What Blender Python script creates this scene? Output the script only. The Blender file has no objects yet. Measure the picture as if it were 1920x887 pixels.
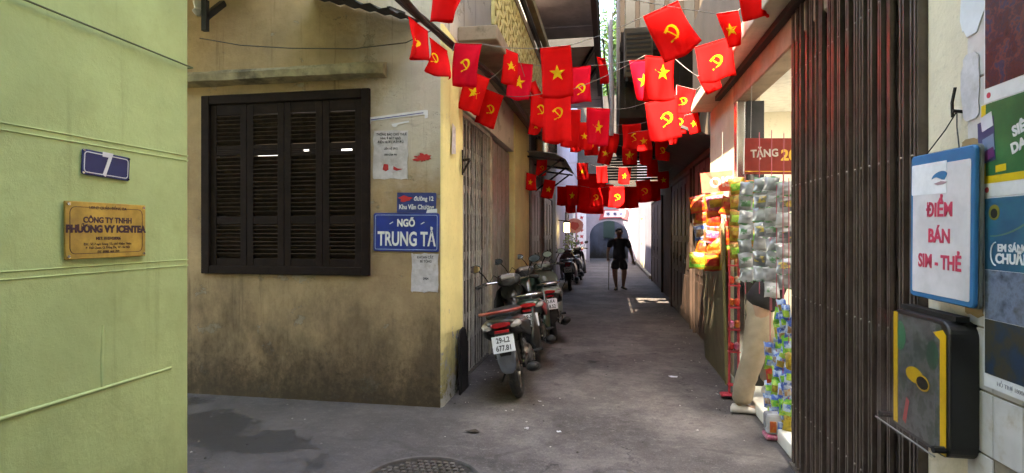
import bpy, bmesh, math, random
from mathutils import Vector, Matrix, noise
R = math.radians
random.seed(7)
SC = bpy.context.scene
COL = SC.collection

# ------------------------------------------------------------------ camera
F = 1030.0 / 1920.0                      # focal length in picture widths
YAW = math.atan2(181.0, 1030.0)          # the lane runs to the right of the picture's centre
CS, SN = math.cos(YAW), math.sin(YAW)
EYE = 1.5
cam_d = bpy.data.cameras.new('camera')
cam = bpy.data.objects.new('camera', cam_d)
COL.objects.link(cam)
cam_d.sensor_width = 36.0
cam_d.lens = 36.0 * F
cam_d.shift_y = -6.5 / 1920.0
cam_d.clip_start = 0.05
cam_d.clip_end = 500
cam.location = (0, 0, EYE)
cam.rotation_euler = (R(90), 0, YAW)
SC.camera = cam

# ------------------------------------------------------------------ sky and sun
SUN_EL, SUN_AZ = R(47), R(22)            # the sun stands behind the camera and a little to the left
sun_dir = Vector((math.sin(SUN_AZ) * math.cos(SUN_EL), math.cos(SUN_AZ) * math.cos(SUN_EL), -math.sin(SUN_EL)))
world = bpy.data.worlds.new('World')
SC.world = world
world.use_nodes = True
wn = world.node_tree
for n in list(wn.nodes):
    wn.nodes.remove(n)
sky = wn.nodes.new('ShaderNodeTexSky')
sky.sky_type = 'NISHITA'
sky.sun_disc = False
sky.sun_elevation = SUN_EL
sky.sun_rotation = math.atan2(-sun_dir.x, -sun_dir.y)
bg = wn.nodes.new('ShaderNodeBackground')
bg.inputs['Strength'].default_value = 0.15
wo = wn.nodes.new('ShaderNodeOutputWorld')
wn.links.new(sky.outputs[0], bg.inputs[0])
wn.links.new(bg.outputs[0], wo.inputs[0])
sl = bpy.data.lights.new('sun', 'SUN')
sl.energy = 2.2
sl.angle = R(0.53)
sl.color = (1.0, 0.94, 0.84)
so = bpy.data.objects.new('sun', sl)
COL.objects.link(so)
so.rotation_euler = sun_dir.to_track_quat('-Z', 'Y').to_euler()
so.location = (-4, -8, 12)

SC.view_settings.view_transform = 'Standard'
SC.view_settings.look = 'None'
SC.view_settings.exposure = 4.15
SC.view_settings.gamma = 1.0
SC.view_settings.use_white_balance = True      # the camera's white balance, set for open shade
SC.view_settings.white_balance_temperature = 8100
SC.cycles.use_denoising = True
SC.cycles.use_adaptive_sampling = True
SC.cycles.adaptive_threshold = 0.03
SC.cycles.max_bounces = 6
SC.cycles.diffuse_bounces = 5
SC.cycles.glossy_bounces = 3
SC.cycles.transmission_bounces = 4
SC.cycles.transparent_max_bounces = 6
SC.cycles.sample_clamp_indirect = 6.0
SC.cycles.caustics_reflective = False
SC.cycles.caustics_refractive = False

# ------------------------------------------------------------------ from picture to place
def ray(x, y):
    u = (x - 960) / 1030.0
    v = (437 - y) / 1030.0
    return Vector((u * CS - SN, u * SN + CS, v))
def at(x, y, z):                          # point at depth z metres
    return Vector((0, 0, EYE)) + ray(x, y) * z
def on_x(x, y, X):
    d = ray(x, y)
    return Vector((0, 0, EYE)) + d * (X / d.x)
def on_y(x, y, Y):
    d = ray(x, y)
    return Vector((0, 0, EYE)) + d * (Y / d.y)

# ------------------------------------------------------------------ mesh builder
class MB:
    def __init__(self):
        self.v = []; self.f = []; self.m = []
    def add(self, vs, fs, m=0):
        o = len(self.v)
        self.v += [Vector(p) for p in vs]
        self.f += [tuple(i + o for i in f) for f in fs]
        self.m += [m] * len(fs)
        return self
    def box(self, x0, x1, y0, y1, z0, z1, m=0):
        vs = [(x, y, z) for x in (x0, x1) for y in (y0, y1) for z in (z0, z1)]
        return self.add(vs, [(0, 1, 3, 2), (4, 6, 7, 5), (0, 4, 5, 1), (2, 3, 7, 6), (0, 2, 6, 4), (1, 5, 7, 3)], m)
    def obox(self, c, ax, ay, az, m=0):   # box with half axes as vectors
        c, ax, ay, az = Vector(c), Vector(ax), Vector(ay), Vector(az)
        vs = [c + ax * i + ay * j + az * k for i in (-1, 1) for j in (-1, 1) for k in (-1, 1)]
        return self.add(vs, [(0, 1, 3, 2), (4, 6, 7, 5), (0, 4, 5, 1), (2, 3, 7, 6), (0, 2, 6, 4), (1, 5, 7, 3)], m)
    def bar(self, p0, p1, w, t, up=(0, 0, 1), m=0):
        p0, p1 = Vector(p0), Vector(p1)
        d = (p1 - p0); L = d.length; d.normalize()
        s = d.cross(Vector(up))
        if s.length < 1e-4: s = d.cross(Vector((1, 0, 0)))
        s.normalize(); u = s.cross(d)
        return self.obox((p0 + p1) / 2, d * L / 2, s * w / 2, u * t / 2, m)
    def loft(self, rings, m=0, cap=True):
        n = len(rings[0]); vs = [p for r in rings for p in r]; fs = []
        for k in range(len(rings) - 1):
            for i in range(n):
                j = (i + 1) % n
                fs.append((k * n + i, k * n + j, (k + 1) * n + j, (k + 1) * n + i))
        if cap:
            fs.append(tuple(reversed(range(n)))); fs.append(tuple((len(rings) - 1) * n + i for i in range(n)))
        return self.add(vs, fs, m)
    def tube(self, pts, r, n=6, m=0, cap=True):
        pts = [Vector(p) for p in pts]
        rs = r if isinstance(r, (list, tuple)) else [r] * len(pts)
        rings = []; up = None
        for i, p in enumerate(pts):
            a = pts[max(i - 1, 0)]; b = pts[min(i + 1, len(pts) - 1)]
            d = (b - a).normalized()
            if up is None:
                up = Vector((0, 0, 1)) if abs(d.z) < .9 else Vector((1, 0, 0))
            s = d.cross(up)
            if s.length < 1e-5: s = d.cross(Vector((0, 1, 0)))
            s.normalize(); up = s.cross(d).normalized()
            rings.append([p + (s * math.cos(2 * math.pi * k / n) + up * math.sin(2 * math.pi * k / n)) * rs[i] for k in range(n)])
        return self.loft(rings, m, cap)
    def cyl(self, p0, p1, r0, r1=None, n=12, m=0):
        return self.tube([p0, p1], [r0, r0 if r1 is None else r1], n, m)
    def prism(self, poly, fr, c0, c1, m=0):   # poly in 2-D, fr(a, b, c) -> point
        n = len(poly)
        vs = [fr(a, b, c0) for a, b in poly] + [fr(a, b, c1) for a, b in poly]
        fs = [tuple(range(n - 1, -1, -1)), tuple(range(n, 2 * n))]
        fs += [(i, (i + 1) % n, n + (i + 1) % n, n + i) for i in range(n)]
        return self.add(vs, fs, m)
    def torus(self, c, ax, Rr, r, n=24, k=8, sq=1.0, m=0):
        c, ax = Vector(c), Vector(ax).normalized()
        s = ax.orthogonal().normalized(); t = ax.cross(s)
        vs = []; fs = []
        for i in range(n):
            a = 2 * math.pi * i / n; d = s * math.cos(a) + t * math.sin(a)
            for j in range(k):
                b = 2 * math.pi * j / k
                vs.append(c + d * (Rr + r * math.cos(b)) + ax * (r * sq * math.sin(b)))
        for i in range(n):
            for j in range(k):
                fs.append((i * k + j, ((i + 1) % n) * k + j, ((i + 1) % n) * k + (j + 1) % k, i * k + (j + 1) % k))
        return self.add(vs, fs, m)
    def mesh(self, name, org=(0, 0, 0), recalc=True):
        me = bpy.data.meshes.new(name)
        o = Vector(org)
        me.from_pydata([tuple(p - o) for p in self.v], [], self.f)
        me.polygons.foreach_set('material_index', self.m)
        if recalc:
            bm = bmesh.new(); bm.from_mesh(me)
            bmesh.ops.recalc_face_normals(bm, faces=bm.faces)
            bm.to_mesh(me); bm.free()
        return me

ORG = {}                                  # where a thing's base stands
def tag(o, label=None, cat=None, group=None, kind=None):
    if label: o['label'] = label
    if cat: o['category'] = cat
    if group: o['group'] = group
    if kind: o['kind'] = kind
    return o
def empty(name, loc, label, cat, group=None, mat=None):
    o = bpy.data.objects.new(name, None)
    COL.objects.link(o)
    o.empty_display_size = .1
    if mat is not None:
        o.matrix_world = mat; ORG[o] = Vector((0, 0, 0))
    else:
        o.location = loc; ORG[o] = Vector(loc)
    return tag(o, label, cat, group)
def link(name, me, mats, parent=None, smooth=None, bevel=0, seg=1):
    o = bpy.data.objects.new(name, me)
    COL.objects.link(o)
    if not isinstance(mats, (list, tuple)): mats = [mats]
    if len(me.materials) == 0:
        for m in mats: me.materials.append(m)
    if parent is not None: o.parent = parent
    if smooth is not None:
        me.polygons.foreach_set('use_smooth', [True] * len(me.polygons))
        me.set_sharp_from_angle(angle=R(smooth))
    if bevel:
        b = o.modifiers.new('bevel', 'BEVEL'); b.width = bevel; b.segments = seg; b.limit_method = 'ANGLE'; b.angle_limit = R(40)
    return o
def part(name, mb, mats, parent=None, smooth=None, bevel=0, seg=1):
    root = parent
    while root is not None and root not in ORG: root = root.parent
    return link(name, mb.mesh(name, ORG[root] if root is not None else (0, 0, 0)), mats, parent, smooth, bevel, seg)
def inst(name, me, parent, loc, rot=None, scale=None):   # alike pieces share one mesh; loc in the root's frame
    o = bpy.data.objects.new(name, me)
    COL.objects.link(o); o.parent = parent; o.location = loc
    if rot is not None: o.rotation_euler = rot
    if scale is not None: o.scale = scale
    return o
def frame(p, kind):                       # sign frames: x right, y up, z out of the wall
    ax = {'front': ((1, 0, 0), (0, 0, 1), (0, -1, 0)), 'east': ((0, 1, 0), (0, 0, 1), (1, 0, 0)), 'west': ((0, -1, 0), (0, 0, 1), (-1, 0, 0))}[kind]
    m = Matrix.Identity(4)
    for i in range(3):
        for j in range(3): m[j][i] = ax[i][j]
    m.translation = p
    return m

# ------------------------------------------------------------------ materials
class NT:
    def __init__(self, name):
        self.mat = bpy.data.materials.new(name); self.mat.use_nodes = True
        self.t = self.mat.node_tree
        self.b = self.t.nodes['Principled BSDF']
        self.out = self.t.nodes['Material Output']
        self.pos = self.n('ShaderNodeNewGeometry').outputs['Position']
    def n(self, k, **kw):
        nd = self.t.nodes.new(k)
        for a, b in kw.items(): setattr(nd, a, b)
        return nd
    def l(self, a, b): self.t.links.new(a, b)
    def noise(self, scale, detail=6, rough=.6, vec=None, stretch=None):
        nd = self.n('ShaderNodeTexNoise'); nd.inputs['Scale'].default_value = scale
        nd.inputs['Detail'].default_value = min(detail, 8); nd.inputs['Roughness'].default_value = rough
        v = vec if vec is not None else self.pos
        if stretch:
            mp = self.n('ShaderNodeMapping'); mp.inputs['Scale'].default_value = stretch
            self.l(v, mp.inputs[0]); v = mp.outputs[0]
        self.l(v, nd.inputs['Vector'])
        return nd.outputs[0]
    def ramp(self, fac, lo, hi):
        nd = self.n('ShaderNodeMapRange'); nd.inputs[1].default_value = lo; nd.inputs[2].default_value = hi
        nd.interpolation_type = 'SMOOTHSTEP'
        self.l(fac, nd.inputs[0]); return nd.outputs[0]
    def math(self, op, a, b):
        nd = self.n('ShaderNodeMath', operation=op)
        for i, q in enumerate((a, b)):
            if isinstance(q, (int, float)): nd.inputs[i].default_value = q
            else: self.l(q, nd.inputs[i])
        return nd.outputs[0]
    def mix(self, fac, a, b, mode='MIX'):
        nd = self.n('ShaderNodeMix', data_type='RGBA', blend_type=mode)
        for s, q in ((nd.inputs[0], fac), (nd.inputs[6], a), (nd.inputs[7], b)):
            if isinstance(q, (int, float)): s.default_value = q
            elif isinstance(q, (tuple, list)): s.default_value = (*q[:3], 1)
            else: self.l(q, s)
        return nd.outputs[2]
    def sep(self):
        nd = self.n('ShaderNodeSeparateXYZ'); self.l(self.pos, nd.inputs[0]); return nd.outputs
    def bump(self, h, strength=.3, dist=.01):
        nd = self.n('ShaderNodeBump'); nd.inputs['Strength'].default_value = strength; nd.inputs['Distance'].default_value = dist
        self.l(h, nd.inputs['Height'])
        self.l(nd.outputs[0], self.b.inputs['Normal'])
    def set(self, **kw):
        for k, v in kw.items(): self.b.inputs[k.replace('_', ' ')].default_value = v
MATS = {}
def mat(name, col, rough=.6, var=.25, scale=5., metal=0., bump=.15, bscale=80., dirt=None, dirt_amt=.5, dscale=3., coat=0., spec=.5):
    if name in MATS: return MATS[name]
    g = NT(name)
    dark = tuple(c * (1 - var) for c in col)
    lite = tuple(min(1, c * (1 + var * .5)) for c in col)
    c = g.mix(g.ramp(g.noise(scale, 4, .65), .3, .7), dark, lite)
    if dirt:
        c = g.mix(g.math('MULTIPLY', g.ramp(g.noise(dscale, 5, .7), .5, .72), dirt_amt), c, dirt)
    g.l(c, g.b.inputs['Base Color'])
    g.set(Roughness=rough, Metallic=metal, Coat_Weight=coat)
    g.b.inputs['Specular IOR Level'].default_value = spec
    if bump >= .2: g.bump(g.noise(bscale, 3), bump, .004)
    MATS[name] = g.mat
    return g.mat
def plain(name, col, rough=.5, metal=0., coat=0.):
    if name in MATS: return MATS[name]
    g = NT(name)
    c = g.mix(g.ramp(g.noise(14, 5), .35, .75), col, tuple(x * .82 for x in col))
    g.l(c, g.b.inputs['Base Color'])
    g.set(Roughness=rough, Metallic=metal, Coat_Weight=coat)
    MATS[name] = g.mat
    return g.mat
def glow(name, col, strength):
    if name in MATS: return MATS[name]
    g = NT(name)
    g.b.inputs['Base Color'].default_value = (*col, 1)
    g.b.inputs['Emission Color'].default_value = (*col, 1)
    g.b.inputs['Emission Strength'].default_value = strength
    MATS[name] = g.mat
    return g.mat

def plaster(name, col, grime=(.05, .045, .035), rise=1.0, rise_amt=.9, patch=None, streak=.35, var=.16, bump=.5, blotch=None, peel=None, far=False, region=None, grain=.4):
    """painted render: uneven paint, grime climbing from the ground, run-off streaks, peeled and bare patches"""
    g = NT(name); s = g.sep(); dt = 4 if far else 8
    c = g.mix(g.ramp(g.noise(1.7, dt, .66), .3, .72), tuple(x * (1 - var) for x in col), tuple(min(1, x * (1 + var * .5)) for x in col))
    if blotch:
        c = g.mix(g.math('MULTIPLY', g.ramp(g.noise(.9, dt, .7), .46, .66), .75), c, blotch)
    if not far:
        fine = g.noise(24, 5, .75)
        c = g.mix(g.math('MULTIPLY', g.ramp(fine, .54, .72), grain), c, tuple(x * .55 for x in col))
    if region:                              # an older, paler coat over part of the wall
        rcol, rx_, rz_ = region
        nn_ = g.math('MULTIPLY', g.math('SUBTRACT', g.noise(2.2, 7, .7), .5), .9)
        ra = g.math('MULTIPLY', g.ramp(g.math('ADD', s[0], nn_), rx_[0], rx_[1]), g.ramp(g.math('ADD', s[2], nn_), rz_[0], rz_[1]))
        c = g.mix(g.math('MULTIPLY', ra, .8), c, rcol)
    if peel:                                # old coat showing where the top coat flaked off
        pn = g.noise(3.1, 8, .68, stretch=(1, 1, 1.3))
        c = g.mix(g.math('MULTIPLY', g.ramp(pn, .615, .63), .7), c, peel)
        c = g.mix(g.math('MULTIPLY', g.math('SUBTRACT', g.ramp(pn, .605, .615), g.ramp(pn, .618, .63)), .35), c, grime)
    st = g.ramp(g.noise(2.6, dt, .72, stretch=(4.2, 4.2, .22)), .54, .74)
    c = g.mix(g.math('MULTIPLY', st, streak), c, grime)
    if rise > 0:
        hgt = g.n('ShaderNodeMapRange'); hgt.inputs[1].default_value = 0; hgt.inputs[2].default_value = rise
        hgt.inputs[3].default_value = .50; hgt.inputs[4].default_value = 0
        g.l(s[2], hgt.inputs[0])
        m = g.math('ADD', hgt.outputs[0], g.math('MULTIPLY', g.noise(2.1, dt, .76, stretch=(1.3, 1.3, .7)), .92))
        c = g.mix(g.math('MULTIPLY', g.ramp(m, .50, .98), rise_amt), c, grime)
        if not far:
            m2 = g.math('ADD', hgt.outputs[0], g.math('MULTIPLY', g.noise(15, 6, .8), .62))
            c = g.mix(g.math('MULTIPLY', g.ramp(m2, .66, .82), rise_amt * .6), c, tuple(x * .5 for x in grime))
    if patch:
        hp = g.n('ShaderNodeMapRange'); hp.inputs[1].default_value = 0; hp.inputs[2].default_value = .9
        hp.inputs[3].default_value = .2; hp.inputs[4].default_value = 0
        g.l(s[2], hp.inputs[0])
        c = g.mix(g.ramp(g.math('ADD', g.noise(6.5, 7, .75), hp.outputs[0]), .66, .69), c, patch)
    g.l(c, g.b.inputs['Base Color'])
    g.set(Roughness=.9)
    g.b.inputs['Specular IOR Level'].default_value = .25
    if not far:
        h = g.math('ADD', g.math('MULTIPLY', g.noise(3, 3), 1.8), g.math('MULTIPLY', g.noise(38, 5, .75), .6))
        if peel: h = g.math('SUBTRACT', h, g.math('MULTIPLY', g.ramp(pn, .615, .63), .35))
        g.bump(h, bump, .014)
    return g.mat

def text(body, size, m, parent, x, y, z, bold=0.0, align='CENTER', sx=1.0, name='lettering', rz=0.0, ext=.0006):
    c = bpy.data.curves.new('lettering', 'FONT')
    c.body = body; c.size = size; c.align_x = align; c.align_y = 'CENTER'
    c.offset = bold; c.extrude = ext; c.resolution_u = 3
    o = bpy.data.objects.new('lettering_source', c)
    COL.objects.link(o)
    bpy.context.view_layer.update()
    me = bpy.data.meshes.new_from_object(o.evaluated_get(bpy.context.evaluated_depsgraph_get()))
    bpy.data.objects.remove(o); bpy.data.curves.remove(c)
    me.materials.clear()
    t = link(name, me, m, parent)
    t.location = (x, y, z); t.scale = (sx, 1, 1); t.rotation_euler = (0, 0, rz)
    return t
# ================================================================== ground
g = NT('lane_concrete'); s = g.sep()
c = g.mix(g.ramp(g.noise(1.3, 8, .72), .36, .62), (.078, .067, .065), (.165, .142, .136))
c = g.mix(g.math('MULTIPLY', g.ramp(g.noise(.75, 8, .75), .45, .56), .5), c, (.070, .060, .059))
c = g.mix(g.math('MULTIPLY', g.ramp(g.noise(7, 6, .8), .50, .62), .32), c, (.050, .043, .042))
c = g.mix(g.math('MULTIPLY', g.ramp(g.noise(11, 6, .8, stretch=(1, 1.4, 1)), .52, .64), .45), c, (.215, .188, .176))
c = g.mix(g.math('MULTIPLY', g.ramp(g.noise(42, 4, .8), .50, .60), .28), c, (.045, .039, .038))
c = g.mix(g.math('MULTIPLY', g.ramp(g.noise(70, 2, .7), .58, .66), .35), c, (.27, .245, .23))
# later patches of cement with a dark seam round them
vo = g.n('ShaderNodeTexVoronoi'); vo.feature = 'DISTANCE_TO_EDGE'; vo.inputs['Scale'].default_value = .42; vo.inputs['Randomness'].default_value = .8
wv = g.n('ShaderNodeVectorMath', operation='ADD'); nz = g.n('ShaderNodeTexNoise'); nz.inputs['Scale'].default_value = 1.4; nz.inputs['Detail'].default_value = 5
g.l(g.pos, nz.inputs['Vector']); g.l(g.pos, wv.inputs[0])
ms = g.n('ShaderNodeVectorMath', operation='SCALE'); ms.inputs['Scale'].default_value = .55; g.l(nz.outputs[1], ms.inputs[0]); g.l(ms.outputs[0], wv.inputs[1])
g.l(wv.outputs[0], vo.inputs['Vector'])
seam = g.math('MULTIPLY', g.math('SUBTRACT', 1.0, g.ramp(vo.outputs['Distance'], .004, .016)), g.ramp(g.noise(1.1, 3), .47, .56))
c = g.mix(g.math('MULTIPLY', seam, .35), c, (.035, .031, .030))
vc = g.n('ShaderNodeTexVoronoi'); vc.inputs['Scale'].default_value = .42; vc.inputs['Randomness'].default_value = .8; g.l(wv.outputs[0], vc.inputs['Vector'])
c = g.mix(.5, c, g.mix(vc.outputs['Color'], (.60, .60, .60), (1.0, 1.0, 1.0)), 'MULTIPLY') if False else c
# oil spots
c = g.mix(g.math('MULTIPLY', g.ramp(g.noise(4.5, 5, .6), .655, .70), .55), c, (.035, .031, .032))
# hairline cracks
crk = g.math('ABSOLUTE', g.math('SUBTRACT', g.noise(.75, 9, .55), .5), 0)
crk = g.math('SUBTRACT', 1.0, g.ramp(crk, .0015, .006))
crk = g.math('MULTIPLY', crk, g.ramp(g.noise(.5, 3), .5, .6))
c = g.mix(g.math('MULTIPLY', crk, .75), c, (.03, .027, .028))
# tyre-worn darker lane sides
edge = g.math('ABSOLUTE', g.math('ADD', s[0], .1), 0)
edge = g.math('MULTIPLY', g.ramp(g.math('ADD', edge, g.math('MULTIPLY', g.noise(2.5, 7), .8)), 1.15, 1.75), .45)
c = g.mix(edge, c, (.055, .05, .05))
# spilled water in the mouth of the side lane
w = g.math('SUBTRACT', g.math('SUBTRACT', 2.50, g.math('MULTIPLY', s[0], .516)), s[1])
w = g.math('ADD', w, g.math('MULTIPLY', g.math('SUBTRACT', g.noise(2.6, 8, .72), .5), 1.9))
w = g.math('MULTIPLY', g.ramp(w, -.06, .10), g.ramp(g.math('ADD', s[0], g.math('MULTIPLY', g.noise(2.2, 8), .9)), -1.15, -1.4))
dry = g.ramp(g.math('ADD', g.noise(1.55, 8, .6), g.math('MULTIPLY', g.ramp(s[1], 3.7, 3.1), .13)),   .55, .62)
w = g.math('MULTIPLY', w, g.math('SUBTRACT', 1.0, dry))
c = g.mix(g.math('MULTIPLY', w, .88), c, (.040, .039, .041))
g.l(c, g.b.inputs['Base Color'])
rg = g.mix(w, (.82, .82, .82), (.36, .36, .36))
g.l(rg, g.b.inputs['Roughness'])
h = g.math('ADD', g.math('MULTIPLY', g.noise(1.2, 5), 2.2), g.math('MULTIPLY', g.noise(70, 8, .7), .35))
h = g.math('SUBTRACT', h, g.math('MULTIPLY', crk, .5))
g.bump(h, .5, .014)
g.b.inputs['Specular IOR Level'].default_value = .25
M_GROUND = g.mat
gm = MB(); N = 60
gm.add([(-60 + 120 * i / N, -30 + 120 * j / N, 0) for j in range(N + 1) for i in range(N + 1)],
       [(j * (N + 1) + i, j * (N + 1) + i + 1, (j + 1) * (N + 1) + i + 1, (j + 1) * (N + 1) + i) for j in range(N) for i in range(N)])
tag(part('ground', gm, M_GROUND), kind='structure')

# ================================================================== shared materials
M_GREEN = plaster('green_paint', (.50, .60, .27), grime=(.20, .195, .085), rise=.8, rise_amt=.55, streak=.30, var=.14, bump=.28, blotch=(.42, .48, .205), grain=.16)
M_YWALL = plaster('aged_yellow_render', (.42, .295, .175), grime=(.062, .043, .027), rise=1.5, rise_amt=.86, streak=.55, var=.25, bump=.9, blotch=(.30, .195, .12), peel=(.36, .315, .25), region=((.60, .545, .50), (-2.35, -1.75), (1.75, 2.3)))
M_YPILLAR = plaster('yellow_limewash', (.80, .70, .33), grime=(.09, .07, .04), rise=.75, rise_amt=.85, patch=(.34, .33, .31), streak=.25, var=.12, bump=.6)
M_CREAM = plaster('cream_paint', (.72, .62, .48), grime=(.16, .13, .09), rise=.9, rise_amt=.5, streak=.3, var=.12, bump=.4)
M_SOFFIT = plaster('soffit_paint', (.62, .52, .42), grime=(.10, .08, .06), rise=0, streak=.25, var=.2, bump=.4)
M_BROWNWALL = plaster('brown_render', (.17, .125, .09), grime=(.04, .03, .025), rise=1.3, rise_amt=.8, streak=.5, var=.25, far=True)
M_GREYWALL = plaster('grey_render', (.24, .215, .19), grime=(.05, .045, .04), rise=1.2, rise_amt=.8, streak=.45, var=.2, far=True)
M_WHITEWALL = plaster('white_limewash', (.27, .255, .31), grime=(.16, .14, .15), rise=.6, rise_amt=.6, streak=.3, var=.12, far=True)
M_SHUTTER = mat('dark_shutter_paint', (.016, .009, .0075), .8, .3, 6, bump=.25, bscale=40, dirt=(.03, .02, .015), dirt_amt=.4, dscale=14, spec=.12)
M_CONC = mat('bare_concrete', (.21, .185, .15), .9, .35, 3, bump=.6, bscale=40, dirt=(.05, .045, .035), dirt_amt=.8, dscale=4)
M_DARKMETAL = mat('dark_sheet_metal', (.20, .165, .16), .55, .3, 2.5, metal=.1, bump=.1, dirt=(.09, .07, .06), dscale=2)
M_STEEL = mat('stainless_steel', (.62, .62, .63), .22, .1, 6, metal=1, bump=.05)
M_GATE_R = mat('maroon_gate_paint', (.105, .074, .066), .40, .35, 8, metal=.1, bump=.08, bscale=60, dirt=(.13, .105, .09), dirt_amt=.6, dscale=11, coat=.12)
M_GATE_L = mat('grey_gate_paint', (.27, .25, .23), .45, .3, 6, metal=.1, bump=.1, dirt=(.06, .045, .035), dirt_amt=.7, dscale=6)
M_RIVET = mat('rivet_steel', (.30, .28, .26), .4, .3, 30, metal=.8, bump=0)
M_BLACKIRON = mat('black_iron', (.02, .019, .019), .6, .3, 10, metal=.1, spec=.25)
M_WOODDOOR = mat('dark_wood_door', (.045, .026, .018), .5, .35, 5, bump=.2, bscale=30)
M_TIN = mat('weathered_tin_sheet', (.27, .25, .235), .5, .3, 3, metal=.35, dirt=(.11, .07, .045), dirt_amt=.6, dscale=3)

GH = 9.2                                   # height of the green house
# ================================================================== green house
gh = empty('green_house', (-4.5, -2, 0), 'pale green painted house wall along the left edge', 'house')
part('wall', MB().box(-7.4, -2.0, -7, 2.35, 0, GH), M_GREEN, gh, bevel=.02, seg=2)
for z in (1.848, 1.872, 1.345, 1.372):
    part('moulding', MB().tube([(-2.0, -7, z), (-2.0, -1, z + .002), (-2.0, 1.1, z - .003), (-2.0, 2.34, z)], .0034, 6), M_GREEN, gh)
part('conduit', MB().tube([(-2.0, -7, .885), (-2.0, .2, .884), (-2.0, 1.4, .879), (-2.004, 2.237, .874)], .008, 8), M_GREEN, gh, smooth=50)
part('conduit', MB().tube([(-2.004, 1.886, .885), (-2.004, 1.884, 1.0), (-2.006, 1.89, 1.13)], .009, 8), M_GREEN, gh, smooth=50)
part('roof', MB().box(-7.6, -1.94, -7.2, 2.41, GH, GH + .15), M_CONC, gh)

# unseen house block, added behind the camera to keep the sun off the lane
tb = empty('sun_block_house', (0, -9, 0), 'tall unseen grey block added behind the viewer to block the sun', 'house')
part('wall', MB().box(-5, 5, -12, -7.2, 0, 16), M_GREYWALL, tb)
part('roof', MB().box(-5.2, 5.2, -12.2, -7.1, 16.001, 16.2), M_CONC, tb)
# ================================================================== corner house with the shuttered window
YF, XA = 4.54, -1.40                       # its front and its lane side
CH = 4.6
ch = empty('corner_house', (-3.5, 7, 0), 'aged yellow corner house with shuttered window beside the lane', 'house')
WX0, WX1, WZ0, WZ1 = -3.72, -2.06, 1.125, 2.77
wl = MB()
wl.box(-9, WX0, YF, YF + .22, 0, CH); wl.box(WX1, XA - .022, YF, YF + .22, 0, CH)
wl.box(WX0, WX1, YF, YF + .22, 0, WZ0); wl.box(WX0, WX1, YF, YF + .22, WZ1, CH)
part('wall', wl, M_YWALL, ch)
# lane side: limewashed skin with a ragged lower corner, then piers and the wall over the gate
def ragged(x0, x1, y0, y1, z0, z1, seed, amp=.02):
    b = MB(); n = 28; rings = []
    rnd = random.Random(seed)
    for k in range(n + 1):
        z = z0 + (z1 - z0) * k / n
        a = amp * (1.6 if z < .5 else .35)
        e = noise.noise(Vector((seed, 0, z * 5))) * a; q = noise.noise(Vector((seed, 9, z * 6))) * a * .6
        rings.append([(x0, y0 + e * .2, z), (x1 + q, y0 + .004 + abs(e) * .7, z), (x1 + .012 + q, y0 + .03 + abs(e), z), (x1 + q * .3, y1, z), (x0, y1, z)])
    return b.loft(rings)
part('corner_pier', ragged(XA - .022, XA - .012, YF, 5.24, 0, 3.3, 3.1), M_YPILLAR, ch, smooth=60)
part('pier_core', MB().box(-1.85, XA - .0225, YF + .2202, 5.24, 0, 3.3), M_YPILLAR, ch)
part('pier', MB().box(-1.85, XA + .02, 8.1, 9.6, 0, 3.3), M_YPILLAR, ch, bevel=.012, seg=2)
part('upper_wall', MB().box(-1.85, XA, 5.2402, 8.0998, 2.72, 3.3).box(-1.85, XA - .001, YF + .2203, 9.6, 3.3, CH), M_YWALL, ch)
part('back_wall', MB().box(-9, -1.86, 9.4, 9.6, 0, CH).box(-9, -8.8, 4.77, 9.39, 0, CH), M_GREYWALL, ch)
part('roof', MB().box(-9.2, XA + .1, YF - .3, 9.7, CH, CH + .14), M_CONC, ch)
part('inner_floor', MB().box(-8.8, -1.86, 4.77, 9.39, .0, .12), M_CONC, ch)
# concrete drip ledge over the window, its end broken
lr = []
for k in range(25):
    x = -4.6 + (4.6 - 1.91) * k / 24
    j = noise.noise(Vector((x * 4, 2, 0))) * .014
    e = 1.0 if k < 23 else (.86 if k == 23 else .6)
    lr.append([(x, YF + .01, 2.855 - j), (x, YF - .13 * e, 2.875 + j), (x, YF - .14 * e, 2.935 + j), (x, YF - .12 * e, 2.965 - j), (x, YF + .01, 2.995 + j)])
part('drip_ledge', MB().loft(lr), mat('ledge_concrete', (.33, .27, .17), .9, .4, 5, bump=.7, bscale=35, dirt=(.05, .04, .03), dirt_amt=.85, dscale=3), ch, smooth=35)
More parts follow.
